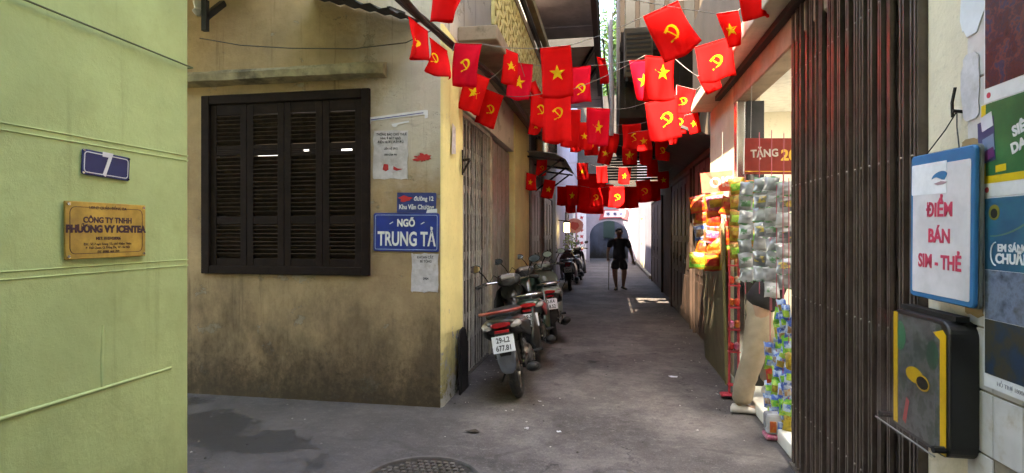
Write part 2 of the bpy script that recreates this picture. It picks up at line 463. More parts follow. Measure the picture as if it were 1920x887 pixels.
# shutters
fm = MB()
fm.box(WX0, WX0 + .085, YF - .03, YF + .10, WZ0, WZ1); fm.box(WX1 - .075, WX1, YF - .03, YF + .10, WZ0, WZ1)
fm.box(WX0 + .085, WX1 - .075, YF - .03, YF + .10, WZ1 - .085, WZ1); fm.box(WX0 + .085, WX1 - .075, YF - .03, YF + .10, WZ0, WZ0 + .075)
part('window_frame', fm, M_SHUTTER, ch, bevel=.006)
slat_me = MB().obox((0, 0, 0), (.128, 0, 0), (0, .017, -.017), (0, .0035, .0035)).mesh('slat')
slat_me.materials.append(mat('shutter_slat', (.030, .019, .014), .85, .35, 14, dirt=(.06, .044, .033), dirt_amt=.6, dscale=12, spec=.12))
LW = (WX1 - .075 - (WX0 + .085)) / 4
for k in range(4):
    xa = WX0 + .085 + LW * k; xb = xa + LW
    zt, zb = WZ1 - .085, WZ0 + .075
    lf = MB(); st = .066
    yA, yB = YF - .012, YF + .028
    lf.box(xa + .003, xa + st, yA, yB, zb, zt); lf.box(xb - st, xb - .003, yA, yB, zb, zt)
    for z0, z1 in ((2.585, zt), (1.58, 1.655), (zb, 1.27)):
        lf.box(xa + st, xb - st, yA + .002, yB - .002, z0, z1)
    # the second rail, cracked open where the glowing panel behind shows
    zr0, zr1 = 2.215 - .006 * k, 2.305
    gap = ((.25, .0), (.16, .10), (.11, .07), (.10, .03))[k]
    lf.box(xa + st, xb - st, yA + .002, yB - .002, zr0, zr0 + .032)
    lf.box(xa + st, xb - st, yA + .002, yB - .002, zr0 + .052, zr1)
    lf.box(xa + st, xa + st + gap[0], yA + .003, yB - .003, zr0 + .032, zr0 + .052)
    if gap[1]: lf.box(xb - st - gap[1], xb - st, yA + .003, yB - .003, zr0 + .032, zr0 + .052)
    sh = part('shutter', lf, M_SHUTTER, ch, bevel=.003)
    for z0, z1, n in ((2.315, 2.575, 7), (1.665, 2.20, 14), (1.28, 1.57, 8)):
        for i in range(n):
            z = z0 + (z1 - z0) * (i + .5) / n
            inst('slat', slat_me, sh, Vector(((xa + xb) / 2, YF + .008, z)) - ORG[ch], rot=(random.uniform(-.12, .12), 0, 0))
part('daylight_panel', MB().box(-3.5, -2.1, YF + .5, YF + .52, 2.02, 2.36), glow('daylight_glow', (.9, .95, 1.0), .35), ch)  # glowing panel close behind the shutters, stands in for daylight
part('inner_wall', MB().box(-3.9, -1.9, YF + .55, YF + .6, .12, 3.2), M_BROWNWALL, ch)
# balcony over the lane: slab, lattice parapet
part('balcony_slab', MB().box(XA, -1.02, 5.0, 9.6, 3.30, 3.44), mat('stained_slab', (.27, .215, .16), .9, .35, 3, bump=.4, dirt=(.07, .055, .04), dirt_amt=.8, dscale=3), ch, bevel=.01)
part('shade_balcony', MB().box(-9, -2.9, 3.35, YF, 4.0, 4.14).box(-9, -2.9, 3.35, 3.47, 4.141, 5.0), M_YWALL, ch)  # unseen balcony, added to darken the left of the window wall
part('parapet_rail', MB().box(-1.09, -1.03, 5.0, 9.6, 4.12, 4.2), M_CONC, ch)
blk = MB()
for i in range(4):
    a = R(45 + 90 * i)
    blk.bar((0, 0, 0), (0, math.cos(a) * .135, math.sin(a) * .135), .03, .035, up=(1, 0, 0))
blk.box(-.015, .015, -.115, -.095, -.11, .11); blk.box(-.015, .015, .095, .115, -.11, .11)
blk.box(-.014, .014, -.095, .095, -.115, -.095); blk.box(-.014, .014, -.095, .095, .095, .115)
blk_me = blk.mesh('lattice_block'); blk_me.materials.append(mat('lattice_yellow', (.50, .44, .20), .85, .35, 6, bump=.4, dirt=(.08, .07, .05), dirt_amt=.7, dscale=6))
for j in range(3):
    for i in range(20):
        inst('lattice_block', blk_me, ch, Vector((-1.06, 5.115 + .23 * i, 3.555 + .23 * j)) - ORG[ch])

# small fibre-cement eave over the corner
ev = empty('corner_eave', (-1.9, 4.4, 3.4), 'dark fibre sheet eave high above the shuttered window corner', 'eave')
b = MB()
rows = []
for i in range(29):
    x = -2.6 + 1.0 * i / 28
    zz = .014 * math.sin(i * 1.57)
    rows.append((x, zz))
vs = []; fs = []
for j in range(2):
    for x, zz in rows:
        vs.append((x, (4.53 if j else 4.0 + (x + 2.6) * .085), 3.22 - .28 * (x + 1.6) + zz + (.10 if j else 0)))
n = len(rows)
for i in range(n - 1): fs.append((i, i + 1, n + i + 1, n + i))
vs2 = [(x, y, z + .008) for x, y, z in vs]
fs += [tuple(q + 2 * n for q in reversed(f)) for f in fs]
b.add(vs + vs2, fs)
part('sheet', b, mat('fibre_sheet', (.05, .047, .045), .9, .35, 4, bump=.4, dirt=(.03, .03, .025), dirt_amt=.7), ev)
for x, y in ((-2.5, 4.1), (-1.75, 4.2)):
    part('bracket', MB().bar((x, 4.535, 3.36 - .28 * (x + 1.6)), (x, y, 3.275 - .28 * (x + 1.6)), .03, .03), M_BLACKIRON, ev)

# ================================================================== folding gates
def folding_gate(name, label, X, face, y0, y1, z1, n, m, rows, bands, leaf=True, group=None, leaf_m=None, dep=.012, gap=.012):
    """vertical channel bars, crossed links riveted to them, thin curved leaves between"""
    root = empty(name, (X, (y0 + y1) / 2, 0), label, 'gate', group)
    dy = (y1 - y0) / n
    rnd = random.Random(n); bb = MB()
    for o in (-.011, .011):
        bb.box(-dep, dep, o - .0045, o + .0045, .03, z1)
    bb.box(min(face * -dep, face * -dep * .3), max(face * -dep, face * -dep * .3), -.0155, .0155, .031, z1 - .001)
    for z in rows:
        bb.tube([(face * dep, -.0, z), (face * (dep + .004), 0, z)], [.006, .004], 6, m=1)
    me = bb.mesh('bar'); me.materials.append(m); me.materials.append(M_RIVET)
    lme = MB().bar((face * -.016, 0, 0), (face * -.016, dy, .3), .016, .004, up=(1, 0, 0)).mesh('link'); lme.materials.append(m)
    lme2 = MB().bar((face * -.021, 0, .3), (face * -.021, dy, 0), .016, .004, up=(1, 0, 0)).mesh('link'); lme2.materials.append(m)
    lf = MB(); q = []
    for i in range(7):
        t = i / 6
        q.append((face * (-dep - .018 + .012 * math.sin(math.pi * t)), gap + (dy - 2 * gap) * t))
    vs = [(a, b_, z) for z in (.06, z1 - .03) for a, b_ in q] + [(a - face * .002, b_, z) for z in (.06, z1 - .03) for a, b_ in q]
    fs = [(i, i + 1, 8 + i, 7 + i) for i in range(6)] + [(14 + i + 1, 14 + i, 21 + i, 22 + i) for i in range(6)]
    lf.add(vs, fs)
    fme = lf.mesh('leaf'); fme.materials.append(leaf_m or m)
    fme.polygons.foreach_set('use_smooth', [True] * len(fme.polygons))
    for i in range(n + 1):
        yy = y0 + dy * i - (y0 + y1) / 2
        jx = random.uniform(-.004, .004)
        inst('bar', me, root, (jx, yy + rnd.uniform(-.008, .008), 0), rot=(rnd.uniform(-.003, .003), 0, rnd.uniform(-.15, .15)))
        if i < n:
            for z0, za in bands:
                inst('link', lme, root, (jx, yy, z0)); inst('link', lme2, root, (jx, yy, z0))
            if leaf: inst('leaf', fme, root, (jx, yy, 0), rot=(0, 0, random.uniform(-.05, .05)))
    part('top_track', MB().box(X - .03, X + .03, y0 - .03, y1 + .03, z1 + .002, z1 + .06), m, root)
    part('floor_track', MB().box(X - .02, X + .02, y0 - .03, y1 + .03, .004, .022), M_RIVET, root)
    return root
folding_gate('folding_gate', 'dark maroon folding metal gate pulled partly across the shop front', 1.17, -1, 2.375, 3.78, 2.90, 17, M_GATE_R,
             (2.5, 1.8, 1.1, .4), ((2.2, 2.5), (2.5, 2.8), (1.8, 2.1), (1.1, 1.4), (.4, .7)), gap=.002)
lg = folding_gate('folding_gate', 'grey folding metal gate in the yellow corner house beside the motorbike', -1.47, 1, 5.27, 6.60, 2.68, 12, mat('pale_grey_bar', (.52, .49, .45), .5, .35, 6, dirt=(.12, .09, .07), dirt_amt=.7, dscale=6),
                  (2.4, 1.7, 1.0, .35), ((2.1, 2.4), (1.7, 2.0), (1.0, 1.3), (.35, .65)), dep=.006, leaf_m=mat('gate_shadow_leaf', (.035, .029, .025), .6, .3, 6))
dg = empty('metal_door', (-1.47, 7.35, 0), 'grey sheet metal door between gate post and yellow pier', 'door')
part('post', MB().box(-1.52, -1.43, 6.62, 6.72, 0, 2.7), mat('pale_post_paint', (.42, .38, .30), .6, .3, 8, dirt=(.10, .08, .06), dirt_amt=.6), dg, bevel=.006)
for i in range(9):
    y = 6.73 + i * .152
    part('panel', MB().box(-1.49, -1.462 + .006 * (i % 2), y + .004, y + .148, .02, 2.69), M_GATE_L, dg, bevel=.008)

# ================================================================== left houses further down
def box_house(name, label, x0, x1, y0, y1, h, m, roof=M_CONC, group=None):
    r = empty(name, ((x0 + x1) / 2, (y0 + y1) / 2, 0), label, 'house', group)
    part('wall', MB().box(x0, x1, y0, y1, 0, h), m, r, bevel=.015, seg=2)
    part('roof', MB().box(x0 - .1, x1 + .1, y0 + .005, y1 - .005, h + .001, h + .13), roof, r)
    return r
def door(parent, X, face, y0, y1, z1, m, n=2, frame_m=None):
    b = MB()
    b.box(min(X, X + face * .05), max(X, X + face * .05), y0 - .06, y0, 0, z1 + .06)
    b.box(min(X, X + face * .05), max(X, X + face * .05), y1, y1 + .06, 0, z1 + .06)
    b.box(min(X, X + face * .05), max(X, X + face * .05), y0, y1, z1, z1 + .06)
    fr = part('door_frame', b, frame_m or m, parent, bevel=.006)
    w = (y1 - y0) / n
    for i in range(n):
        a, c_ = y0 + w * i + .006, y0 + w * (i + 1) - .006
        b = MB().box(min(X, X + face * .025), max(X, X + face * .025), a, c_, .03, z1 - .004)
        for z0, z2 in ((.15, .8), (.9, 1.35), (1.45, z1 - .12)):
            b.box(min(X + face * .025, X + face * .037), max(X + face * .025, X + face * .037), a + .07, c_ - .07, z0, z2)
        d = part('door', b, m, parent, bevel=.006)
        part('handle', MB().cyl((X + face * .05, (a if i else c_) + (.05 if i else -.05), 1.0), (X + face * .05, (a if i else c_) + (.05 if i else -.05), 1.12), .011, n=8), M_STEEL, d)
gl = box_house('grey_house', 'grey rendered house with dark doors beyond the yellow house', -6, -1.42, 9.62, 15.0, 6.0, M_GREYWALL)
door(gl, -1.42, 1, 9.95, 11.2, 2.35, M_GATE_L, 3)
door(gl, -1.42, 1, 11.9, 13.6, 2.3, M_WOODDOOR, 3)
part('pipe', MB().tube([(-1.37, 11.45, 0), (-1.37, 11.45, 2.9)], .04, 8).tube([(-1.37, 9.72, 0), (-1.37, 9.72, 2.8)], .03, 8), M_TIN, gl, smooth=50)
wlh = box_house('white_house', 'whitewashed house on the far left with pink sign and lantern', -6, -1.55, 15.02, 28.5, 8.2, M_WHITEWALL)
door(wlh, -1.55, 1, 20.0, 21.2, 2.2, M_WOODDOOR, 2)
part('couplet_panel', MB().box(-1.548, -1.50, 24.3, 24.9, .5, 2.5), plain('white_board', (.75, .72, .70), .6), wlh)

# tin awning over the grey house doors and the steel tank on it
aw = empty('tin_awning', (-1.1, 10.2, 2.7), 'weathered grey tin awning jutting from the left wall above flags', 'awning')
vs = []; 
prof = [(-1.42, 2.92), (-1.15, 2.9), (-.9, 2.86), (-.72, 2.76), (-.64, 2.62)]
b = MB()
for k in range(len(prof) - 1):
    (xa, za), (xb, zb) = prof[k], prof[k + 1]
    b.add([(xa, 9.35, za), (xb, 9.35, zb), (xb, 11.8, zb), (xa, 11.8, za), (xa, 9.35, za - .012), (xb, 9.35, zb - .012), (xb, 11.8, zb - .012), (xa, 11.8, za - .012)],
          [(0, 1, 2, 3), (7, 6, 5, 4), (0, 4, 5, 1), (3, 2, 6, 7)])
part('sheet', b, M_TIN, aw, smooth=60)
for y in (9.4, 10.6, 11.75):
    part('bracket', MB().bar((-1.42, y, 2.3), (-.8, y, 2.76), .03, .03), M_BLACKIRON, aw)
    part('cross_bar', MB().bar((-1.42, y, 2.83), (-.75, y, 2.73), .03, .03), M_BLACKIRON, aw)
tk = empty('steel_tank', (-1.15, 9.9, 2.93), 'shiny stainless steel drum standing on the tin awning', 'tank')
part('drum', MB().tube([(-1.15, 9.9, 2.91), (-1.15, 9.9, 2.93), (-1.15, 9.9, 3.26), (-1.15, 9.9, 3.29)], [.22, .24, .24, .2], 20), M_STEEL, tk, smooth=35)
part('rim', MB().torus((-1.15, 9.9, 3.26), (0, 0, 1), .24, .012, 20, 6), M_STEEL, tk, smooth=60)

# ================================================================== end of the lane: white wall with arch
eh = empty('arch_house', (0, 28.4, 0), 'white house closing the lane with a dark arched passage', 'house')
ax0, ax1, ah, az = -.95, .98, 1.35, .78
pl = [(-1.54, 0), (ax0, 0), (ax0, ah)]
cx, rr = (ax0 + ax1) / 2, (ax1 - ax0) / 2
arc = [(cx - rr * math.cos(math.pi * i / 18), ah + az * math.sin(math.pi * i / 18)) for i in range(19)]
b = MB()
b.box(-1.54, ax0, 28.2, 28.6, 0, 6.2); b.box(ax1, 1.9, 28.2, 28.6, 0, 6.2)
for i in range(18):
    (xa, za), (xb, zb) = arc[i], arc[i + 1]
    b.add([(xa, 28.2, za), (xb, 28.2, zb), (xb, 28.2, 6.2), (xa, 28.2, 6.2), (xa, 28.6, za), (xb, 28.6, zb), (xb, 28.6, 6.2), (xa, 28.6, 6.2)],
          [(0, 1, 2, 3), (7, 6, 5, 4), (0, 4, 5, 1)])
part('wall', b, M_WHITEWALL, eh)
part('dark_infill', MB().box(-1.9, 2.2, 28.02, 28.19, 3.35, 8.4), mat('dark_infill_tone', (.045, .038, .034), .85, .4, 1.5, spec=.2), eh)  # dark slab added to hide the sky without glaring in the sun
tr = MB()
for i in range(18):
    (xa, za), (xb, zb) = arc[i], arc[i + 1]
    ka = lambda x, z: (cx + (x - cx) * 1.09, ah + (z - ah) * 1.11)
    (xc, zc), (xd, zd) = ka(xa, za), ka(xb, zb)
    tr.add([(xa, 28.16, za), (xb, 28.16, zb), (xd, 28.16, zd), (xc, 28.16, zc), (xa, 28.199, za), (xb, 28.199, zb), (xd, 28.199, zd), (xc, 28.199, zc)],
           [(0, 1, 2, 3), (0, 4, 5, 1), (3, 2, 6, 7)])
part('arch_trim', tr, M_WHITEWALL, eh)
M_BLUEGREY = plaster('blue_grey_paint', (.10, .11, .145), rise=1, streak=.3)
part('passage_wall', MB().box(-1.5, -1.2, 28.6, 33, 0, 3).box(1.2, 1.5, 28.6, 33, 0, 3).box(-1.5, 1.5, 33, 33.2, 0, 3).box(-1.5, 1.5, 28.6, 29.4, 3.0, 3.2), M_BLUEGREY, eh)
part('passage_shutter', MB().box(-.3, .35, 32.93, 32.98, 1.2, 2.3), plain('green_shutter', (.03, .06, .05), .6), eh)
part('roof', MB().box(-2, 2.2, 28.195, 29.5, 6.205, 6.35), M_CONC, eh)

# ================================================================== right side: shop house
XR = 1.20
shp = empty('shop_house', (2.6, 4.2, 0), 'cream shop house with open front on the right of the lane', 'house')
SY0, SY1 = 2.348, 5.52
SH = 7.2
part('wall', MB().box(XR, 1.42, -7, 2.345, 0, 2.95).box(XR, 1.42, SY1, 6.9, 0, 2.95).box(XR - .001, 6, -7, 6.9, 3.08, SH), M_CREAM, shp, bevel=.01)
part('header', MB().box(XR - .03, XR + .14, SY0 + .001, SY1, 2.72, 2.949), mat('header_paint', (.30, .21, .15), .6, .25, 5, bump=.2, dirt=(.1, .07, .05)), shp, bevel=.01)
part('header_track', MB().box(XR - .085, XR - .032, SY0, SY1 + .6, 2.90, 2.948), M_BLACKIRON, shp)
part('balcony_slab', MB().box(.98, XR + .2, -2, 6.9, 2.951, 3.079), M_SOFFIT, shp, bevel=.008)
M_ROOM = plaster('shop_room_paint', (.70, .66, .54), grime=(.25, .2, .15), rise=.5, rise_amt=.3, streak=.1, var=.06, bump=.15)
part('room_walls', MB().box(3.5, 3.62, 2.2, 6.75, .0, 2.92).box(1.43, 3.499, 6.6, 6.74, 0, 2.92).box(1.43, 3.499, 2.2, 2.32, 0, 2.92), M_ROOM, shp)
part('ceiling', MB().box(1.343, 3.499, 2.33, 6.59, 2.86, 2.945), plain('shop_ceiling', (.78, .78, .76), .8), shp)
part('shop_floor', MB().box(1.19, 3.499, 2.37, 6.6, 0, .10), mat('white_floor_tile', (.62, .60, .56), .3, .15, 4, bump=0, dirt=(.25, .2, .17), dirt_amt=.5), shp, bevel=.012, seg=2)
lt = empty('ceiling_light', (2.4, 4.6, 2.8), 'bright white tube light panel on the shop ceiling', 'light')
part('housing', MB().box(2.25, 2.43, 4.0, 5.2, 2.815, 2.858), plain('lamp_housing', (.8, .8, .8), .5), lt)
part('diffuser', MB().box(2.262, 2.418, 4.02, 5.18, 2.80, 2.814), glow('tube_light', (.93, .97, 1.0), 15.0), lt)
part('gate_jamb', MB().box(XR - .030, XR + .02, 2.3455, 2.362, .0, 2.715), M_GATE_R, shp)
# end post, beige pier
part('steel_post', MB().box(XR - .045, XR + .03, 5.30, 5.42, .0, 2.71), M_STEEL, shp, bevel=.008)
part('post', MB().box(XR + .05, XR + .2, 5.34, 5.515, .0, 2.71), M_BLACKIRON, shp)
bo = empty('plywood_board', (1.15, 6.4, 0), 'olive brown plywood board standing against the wall below snack bags', 'board')
part('sheet', MB().obox((1.145, 6.35, .80), (.012, 0, .03), (0, .62, 0), (-.02, 0, .79)), mat('olive_plywood', (.14, .115, .07), .7, .3, 4, bump=.1), bo, bevel=.004)
part('edge_strip', MB().obox((1.128, 5.71, .80), (.012, 0, .03), (0, .02, 0), (-.02, 0, .79)), mat('olive_strip', (.22, .19, .09), .6), bo)
# dark balcony grille above the shop slab
part('parapet', MB().box(1.0, 1.04, -2, 6.9, 3.081, 4.0), mat('dark_brown_cladding', (.035, .026, .021), .7, .35, 3, bump=.2), shp)

# second right house: dark doors, enclosed balcony
r2 = empty('brown_house', (2.6, 9.7, 0), 'brown rendered house with dark wooden doors on the right', 'house')
part('wall', MB().box(1.30, 5, 6.905, 12.4, 0, 6.6), M_BROWNWALL, r2, bevel=.015)
door(r2, 1.30, -1, 7.2, 8.6, 2.5, M_WOODDOOR, 3)
door(r2, 1.30, -1, 9.0, 11.6, 2.45, M_WOODDOOR, 5)
part('door_canopy', MB().obox((1.10, 9.6, 2.72), (.22, 0, -.09), (0, 2.6, 0), (.006, 0, .015)), mat('dark_canopy', (.05, .045, .042), .7, .3, 3), r2)
M_BALC = mat('dark_balcony_wood', (.024, .017, .013), .8, .35, 3, bump=.3, dirt=(.01, .008, .007), spec=.2)
bx0, by0, by1, bz0, bz1 = .16, 8.3, 12.2, 3.2, 6.4
part('balcony_slab', MB().box(bx0, 1.299, by0, by1, bz0, bz0 + .12), M_BALC, r2)
part('balcony_roof', MB().box(bx0, 1.299, by0, by1, bz1, bz1 + .1), M_BALC, r2)
for i in range(6):
    x = bx0 + .02 + i * .21
    part('post', MB().box(x, x + .06, by0, by0 + .06, bz0 + .121, bz1 - .001), M_BALC, r2)
for i in range(5):
    x = bx0 + .082 + i * .21
    part('panel', MB().box(x, x + .146, by0 + .02, by0 + .04, bz0 + .121, bz0 + 1.0), mat('balcony_panel', (.030, .021, .015), .8, .3, 4, dirt=(.012, .01, .01), spec=.2), r2)
    part('pane', MB().box(x, x + .146, by0 + .02, by0 + .035, bz0 + 1.06, bz1 - .05), mat('dusty_glass', (.02, .02, .02), .35, .3, 6, bump=0), r2)
part('rail', MB().box(bx0, 1.299, by0 - .02, by0 - .001, bz0 + .98, bz0 + 1.05), M_BALC, r2)
for j in range(16):
    y = by0 + .1 + j * .25
    part('side_panel', MB().box(bx0 + .01, bx0 + .03, y, y + .235, bz0 + .121, bz1 - .002), M_BALC, r2)
part('gallery', MB().box(.22, 1.299, 12.41, 15.5, 3.5, 3.62).box(.22, .26, 12.41, 15.5, 3.621, 5.4), M_BALC, r2)
# louvred underside box hanging further on
lv = empty('slatted_awning', (.55, 12.6, 2.8), 'brown slatted awning box hanging over the lane behind flags', 'awning')
for i in range(9):
    part('slat', MB().obox((.55, 12.5 + .01 * i, 2.70 + i * .062), (.68, 0, 0), (0, .03, .02), (0, -.004, .006)), M_BALC, lv)
part('side_post', MB().box(-.14, -.10, 12.45, 12.6, 2.66, 3.4).box(1.20, 1.24, 12.45, 12.6, 2.66, 3.4), M_BALC, lv)
ac = empty('air_conditioner', (.45, 8.1, 3.9), 'grimy beige air conditioner box on the dark balcony front', 'air conditioner')
part('casing', MB().box(.22, .62, 7.98, 8.26, 3.72, 4.42), mat('grimy_beige', (.075, .055, .036), .7, .3, 4, dirt=(.03, .022, .016), dirt_amt=.7), ac, bevel=.015, seg=2)
for i in range(9):
    part('grille_slat', MB().box(.25, .59, 7.972, 7.979, 3.79 + i * .065, 3.82 + i * .065), M_BLACKIRON, ac)
for x in (.24, .57): part('bracket', MB().box(x, x + .03, 7.98, 8.30, 3.66, 3.72), M_BLACKIRON, ac)

r3 = empty('pier_house', (3, 15.5, 0), 'brown house with tall dark door past the slatted awning', 'house')
part('wall', MB().box(1.36, 5, 12.405, 18.3, 0, 6.6), M_BROWNWALL, r3, bevel=.015)
door(r3, 1.36, -1, 14.4, 17.6, 2.4, M_WOODDOOR, 3)
r4 = empty('whitewashed_house', (3, 23, 0), 'whitewashed house at the bright far right end of the lane', 'house')
part('wall', MB().box(1.40, 5, 18.305, 28.19, 0, 6.4), M_WHITEWALL, r4, bevel=.015)
door(r4, 1.40, -1, 22.6, 23.9, 2.1, plain('pale_door', (.55, .52, .36), .5), 2)
part('plinth', MB().box(1.30, 1.399, 18.31, 28.18, 0, .12), M_CONC, r4)

# ================================================================== dark sheet canopy over the left half of the lane
cn = empty('metal_canopy', (-.75, 10, 4.6), 'dark sheet metal canopy on struts high over the lane', 'canopy')
for i in range(3):
    y = 9.1 + i * 1.1
    part('panel', MB().box(-1.398, -.17, y + .008, y + 1.092, 4.62 + .006 * (i % 2), 4.66 + .006 * (i % 2)), M_DARKMETAL, cn)
part('lip_cover', MB().box(-1.398, -.232, 9.06, 9.098, 4.55, 4.70), M_BLACKIRON, cn)  # black strip added to cover the canopy's sunlit front edge
part('edge_beam', MB().box(-.23, -.15, 6.5, 12.2, 4.50, 4.618), M_BLACKIRON, cn)
part('edge_beam', MB().box(-.98, -.90, 5.0, 12.2, 4.30, 4.40), mat('olive_beam', (.16, .13, .055), .6, .3, 3), cn)
part('edge_beam', MB().box(-1.02, -.985, 5.0, 12.2, 4.205, 4.299), M_BLACKIRON, cn)
for y in (9.15, 10.4):
    part('strut', MB().bar((-.62, y + 1.7, 4.56), (-.95, y, 4.50), .05, .05), M_BLACKIRON, cn)
    part('strut', MB().bar((-.60, y + 1.7, 4.58), (-.22, y, 4.57), .05, .05), M_BLACKIRON, cn)

# unseen tin sheets over the lane, added to shade the dark balcony front
lr_ = empty('sun_screen', (0, 6.9, 5.5), 'unseen tin sheets added over the lane to shade the balcony front', 'roof')
for i in range(5):
    part('sheet', MB().box(-1.399 + .52 * i, -1.399 + .52 * i + .515, 5.6, 7.4, 5.5 + .012 * (i % 2), 5.52 + .012 * (i % 2)), M_TIN, lr_)
part('purlin', MB().box(-1.4, 1.199, 5.9, 5.96, 5.42, 5.499), M_BLACKIRON, lr_)
part('purlin', MB().box(-1.4, 1.199, 7.2, 7.26, 5.42, 5.499), M_BLACKIRON, lr_)
hr = empty('sky_screen', (-.7, 10.5, 5.5), 'dark sheets added above the canopy to hide sky and shade the lane', 'roof')  # added sheets: dark backing against the sky, less light in the far lane
for i in range(9):
    part('sheet', MB().box(-1.41, -.17, 8.7 + 1.0 * i, 9.69 + 1.0 * i, 5.5 + .012 * (i % 2), 5.53 + .012 * (i % 2)), M_DARKMETAL, hr)
part('beam', MB().box(-.22, -.16, 8.7, 17.7, 5.38, 5.499), M_BLACKIRON, hr)
# ================================================================== flags on strings
def cloth_mat(name, col, tr=.35):
    g = NT(name)
    c = g.mix(g.ramp(g.noise(9, 4), .3, .7), tuple(x * .9 for x in col), col)
    g.l(c, g.b.inputs['Base Color']); g.set(Roughness=.85); g.b.inputs['Specular IOR Level'].default_value = .08
    wv = g.noise(700, 2)
    g.bump(wv, .12, .002)
    tl = g.n('ShaderNodeBsdfTranslucent'); g.l(c, tl.inputs[0])
    mx = g.n('ShaderNodeMixShader'); mx.inputs[0].default_value = tr
    g.l(g.b.outputs[0], mx.inputs[1]); g.l(tl.outputs[0], mx.inputs[2]); g.l(mx.outputs[0], g.out.inputs[0])
    return g.mat
M_FLAG = cloth_mat('red_flag_cloth', (.88, .016, .020), .5)
M_FLAGM = cloth_mat('crimson_flag_cloth', (.86, .014, .050), .5)
M_EMB = cloth_mat('yellow_print', (.92, .62, .03), .35)
M_STRING = plain('grey_string', (.30, .28, .27), .8)

def arc_strip(c, r0, r1, a0, a1, n=10, w0=1, w1=1):
    q = []
    for i in range(n):
        t0, t1 = i / n, (i + 1) / n
        def pr(t):
            a = R(a0 + (a1 - a0) * t); k = math.sin(math.pi * min(1, max(0, t * w0 + (1 - t) * w1)))
            mid = (r0 + r1) / 2; hw = (r1 - r0) / 2 * (1 - abs(2 * t - 1) ** 2.2 * .85)
            return ((c[0] + (mid - hw) * math.cos(a), c[1] + (mid - hw) * math.sin(a)), (c[0] + (mid + hw) * math.cos(a), c[1] + (mid + hw) * math.sin(a)))
        (i0, o0), (i1, o1) = pr(t0), pr(t1)
        q.append([i0, o0, o1, i1])
    return q
def quad(p, q_, w):
    p, q_ = Vector(p), Vector(q_); d = (q_ - p).normalized(); n = Vector((-d.y, d.x)) * w / 2
    out = []
    for k in range(3):
        a = p + (q_ - p) * k / 3; b = p + (q_ - p) * (k + 1) / 3
        out.append([tuple(a - n), tuple(b - n), tuple(b + n), tuple(a + n)])
    return out
def star_poly():
    pts = [(math.sin(i * math.pi / 5) * (1 if i % 2 == 0 else .40), math.cos(i * math.pi / 5) * (1 if i % 2 == 0 else .40)) for i in range(10)]
    return [[(0, 0), pts[i], pts[(i + 1) % 10]] for i in range(10)]
SICKLE = arc_strip((.06, .05), .62, .98, 128, -98, 14) + quad((-.20, -.86), (-.52, -1.0), .18) + quad((-.08, -.80), (-.30, -.92), .12) \
    + quad((-.42, .42), (.66, -.72), .17) + quad((-.74, .26), (-.20, .74), .30)
STAR = star_poly()

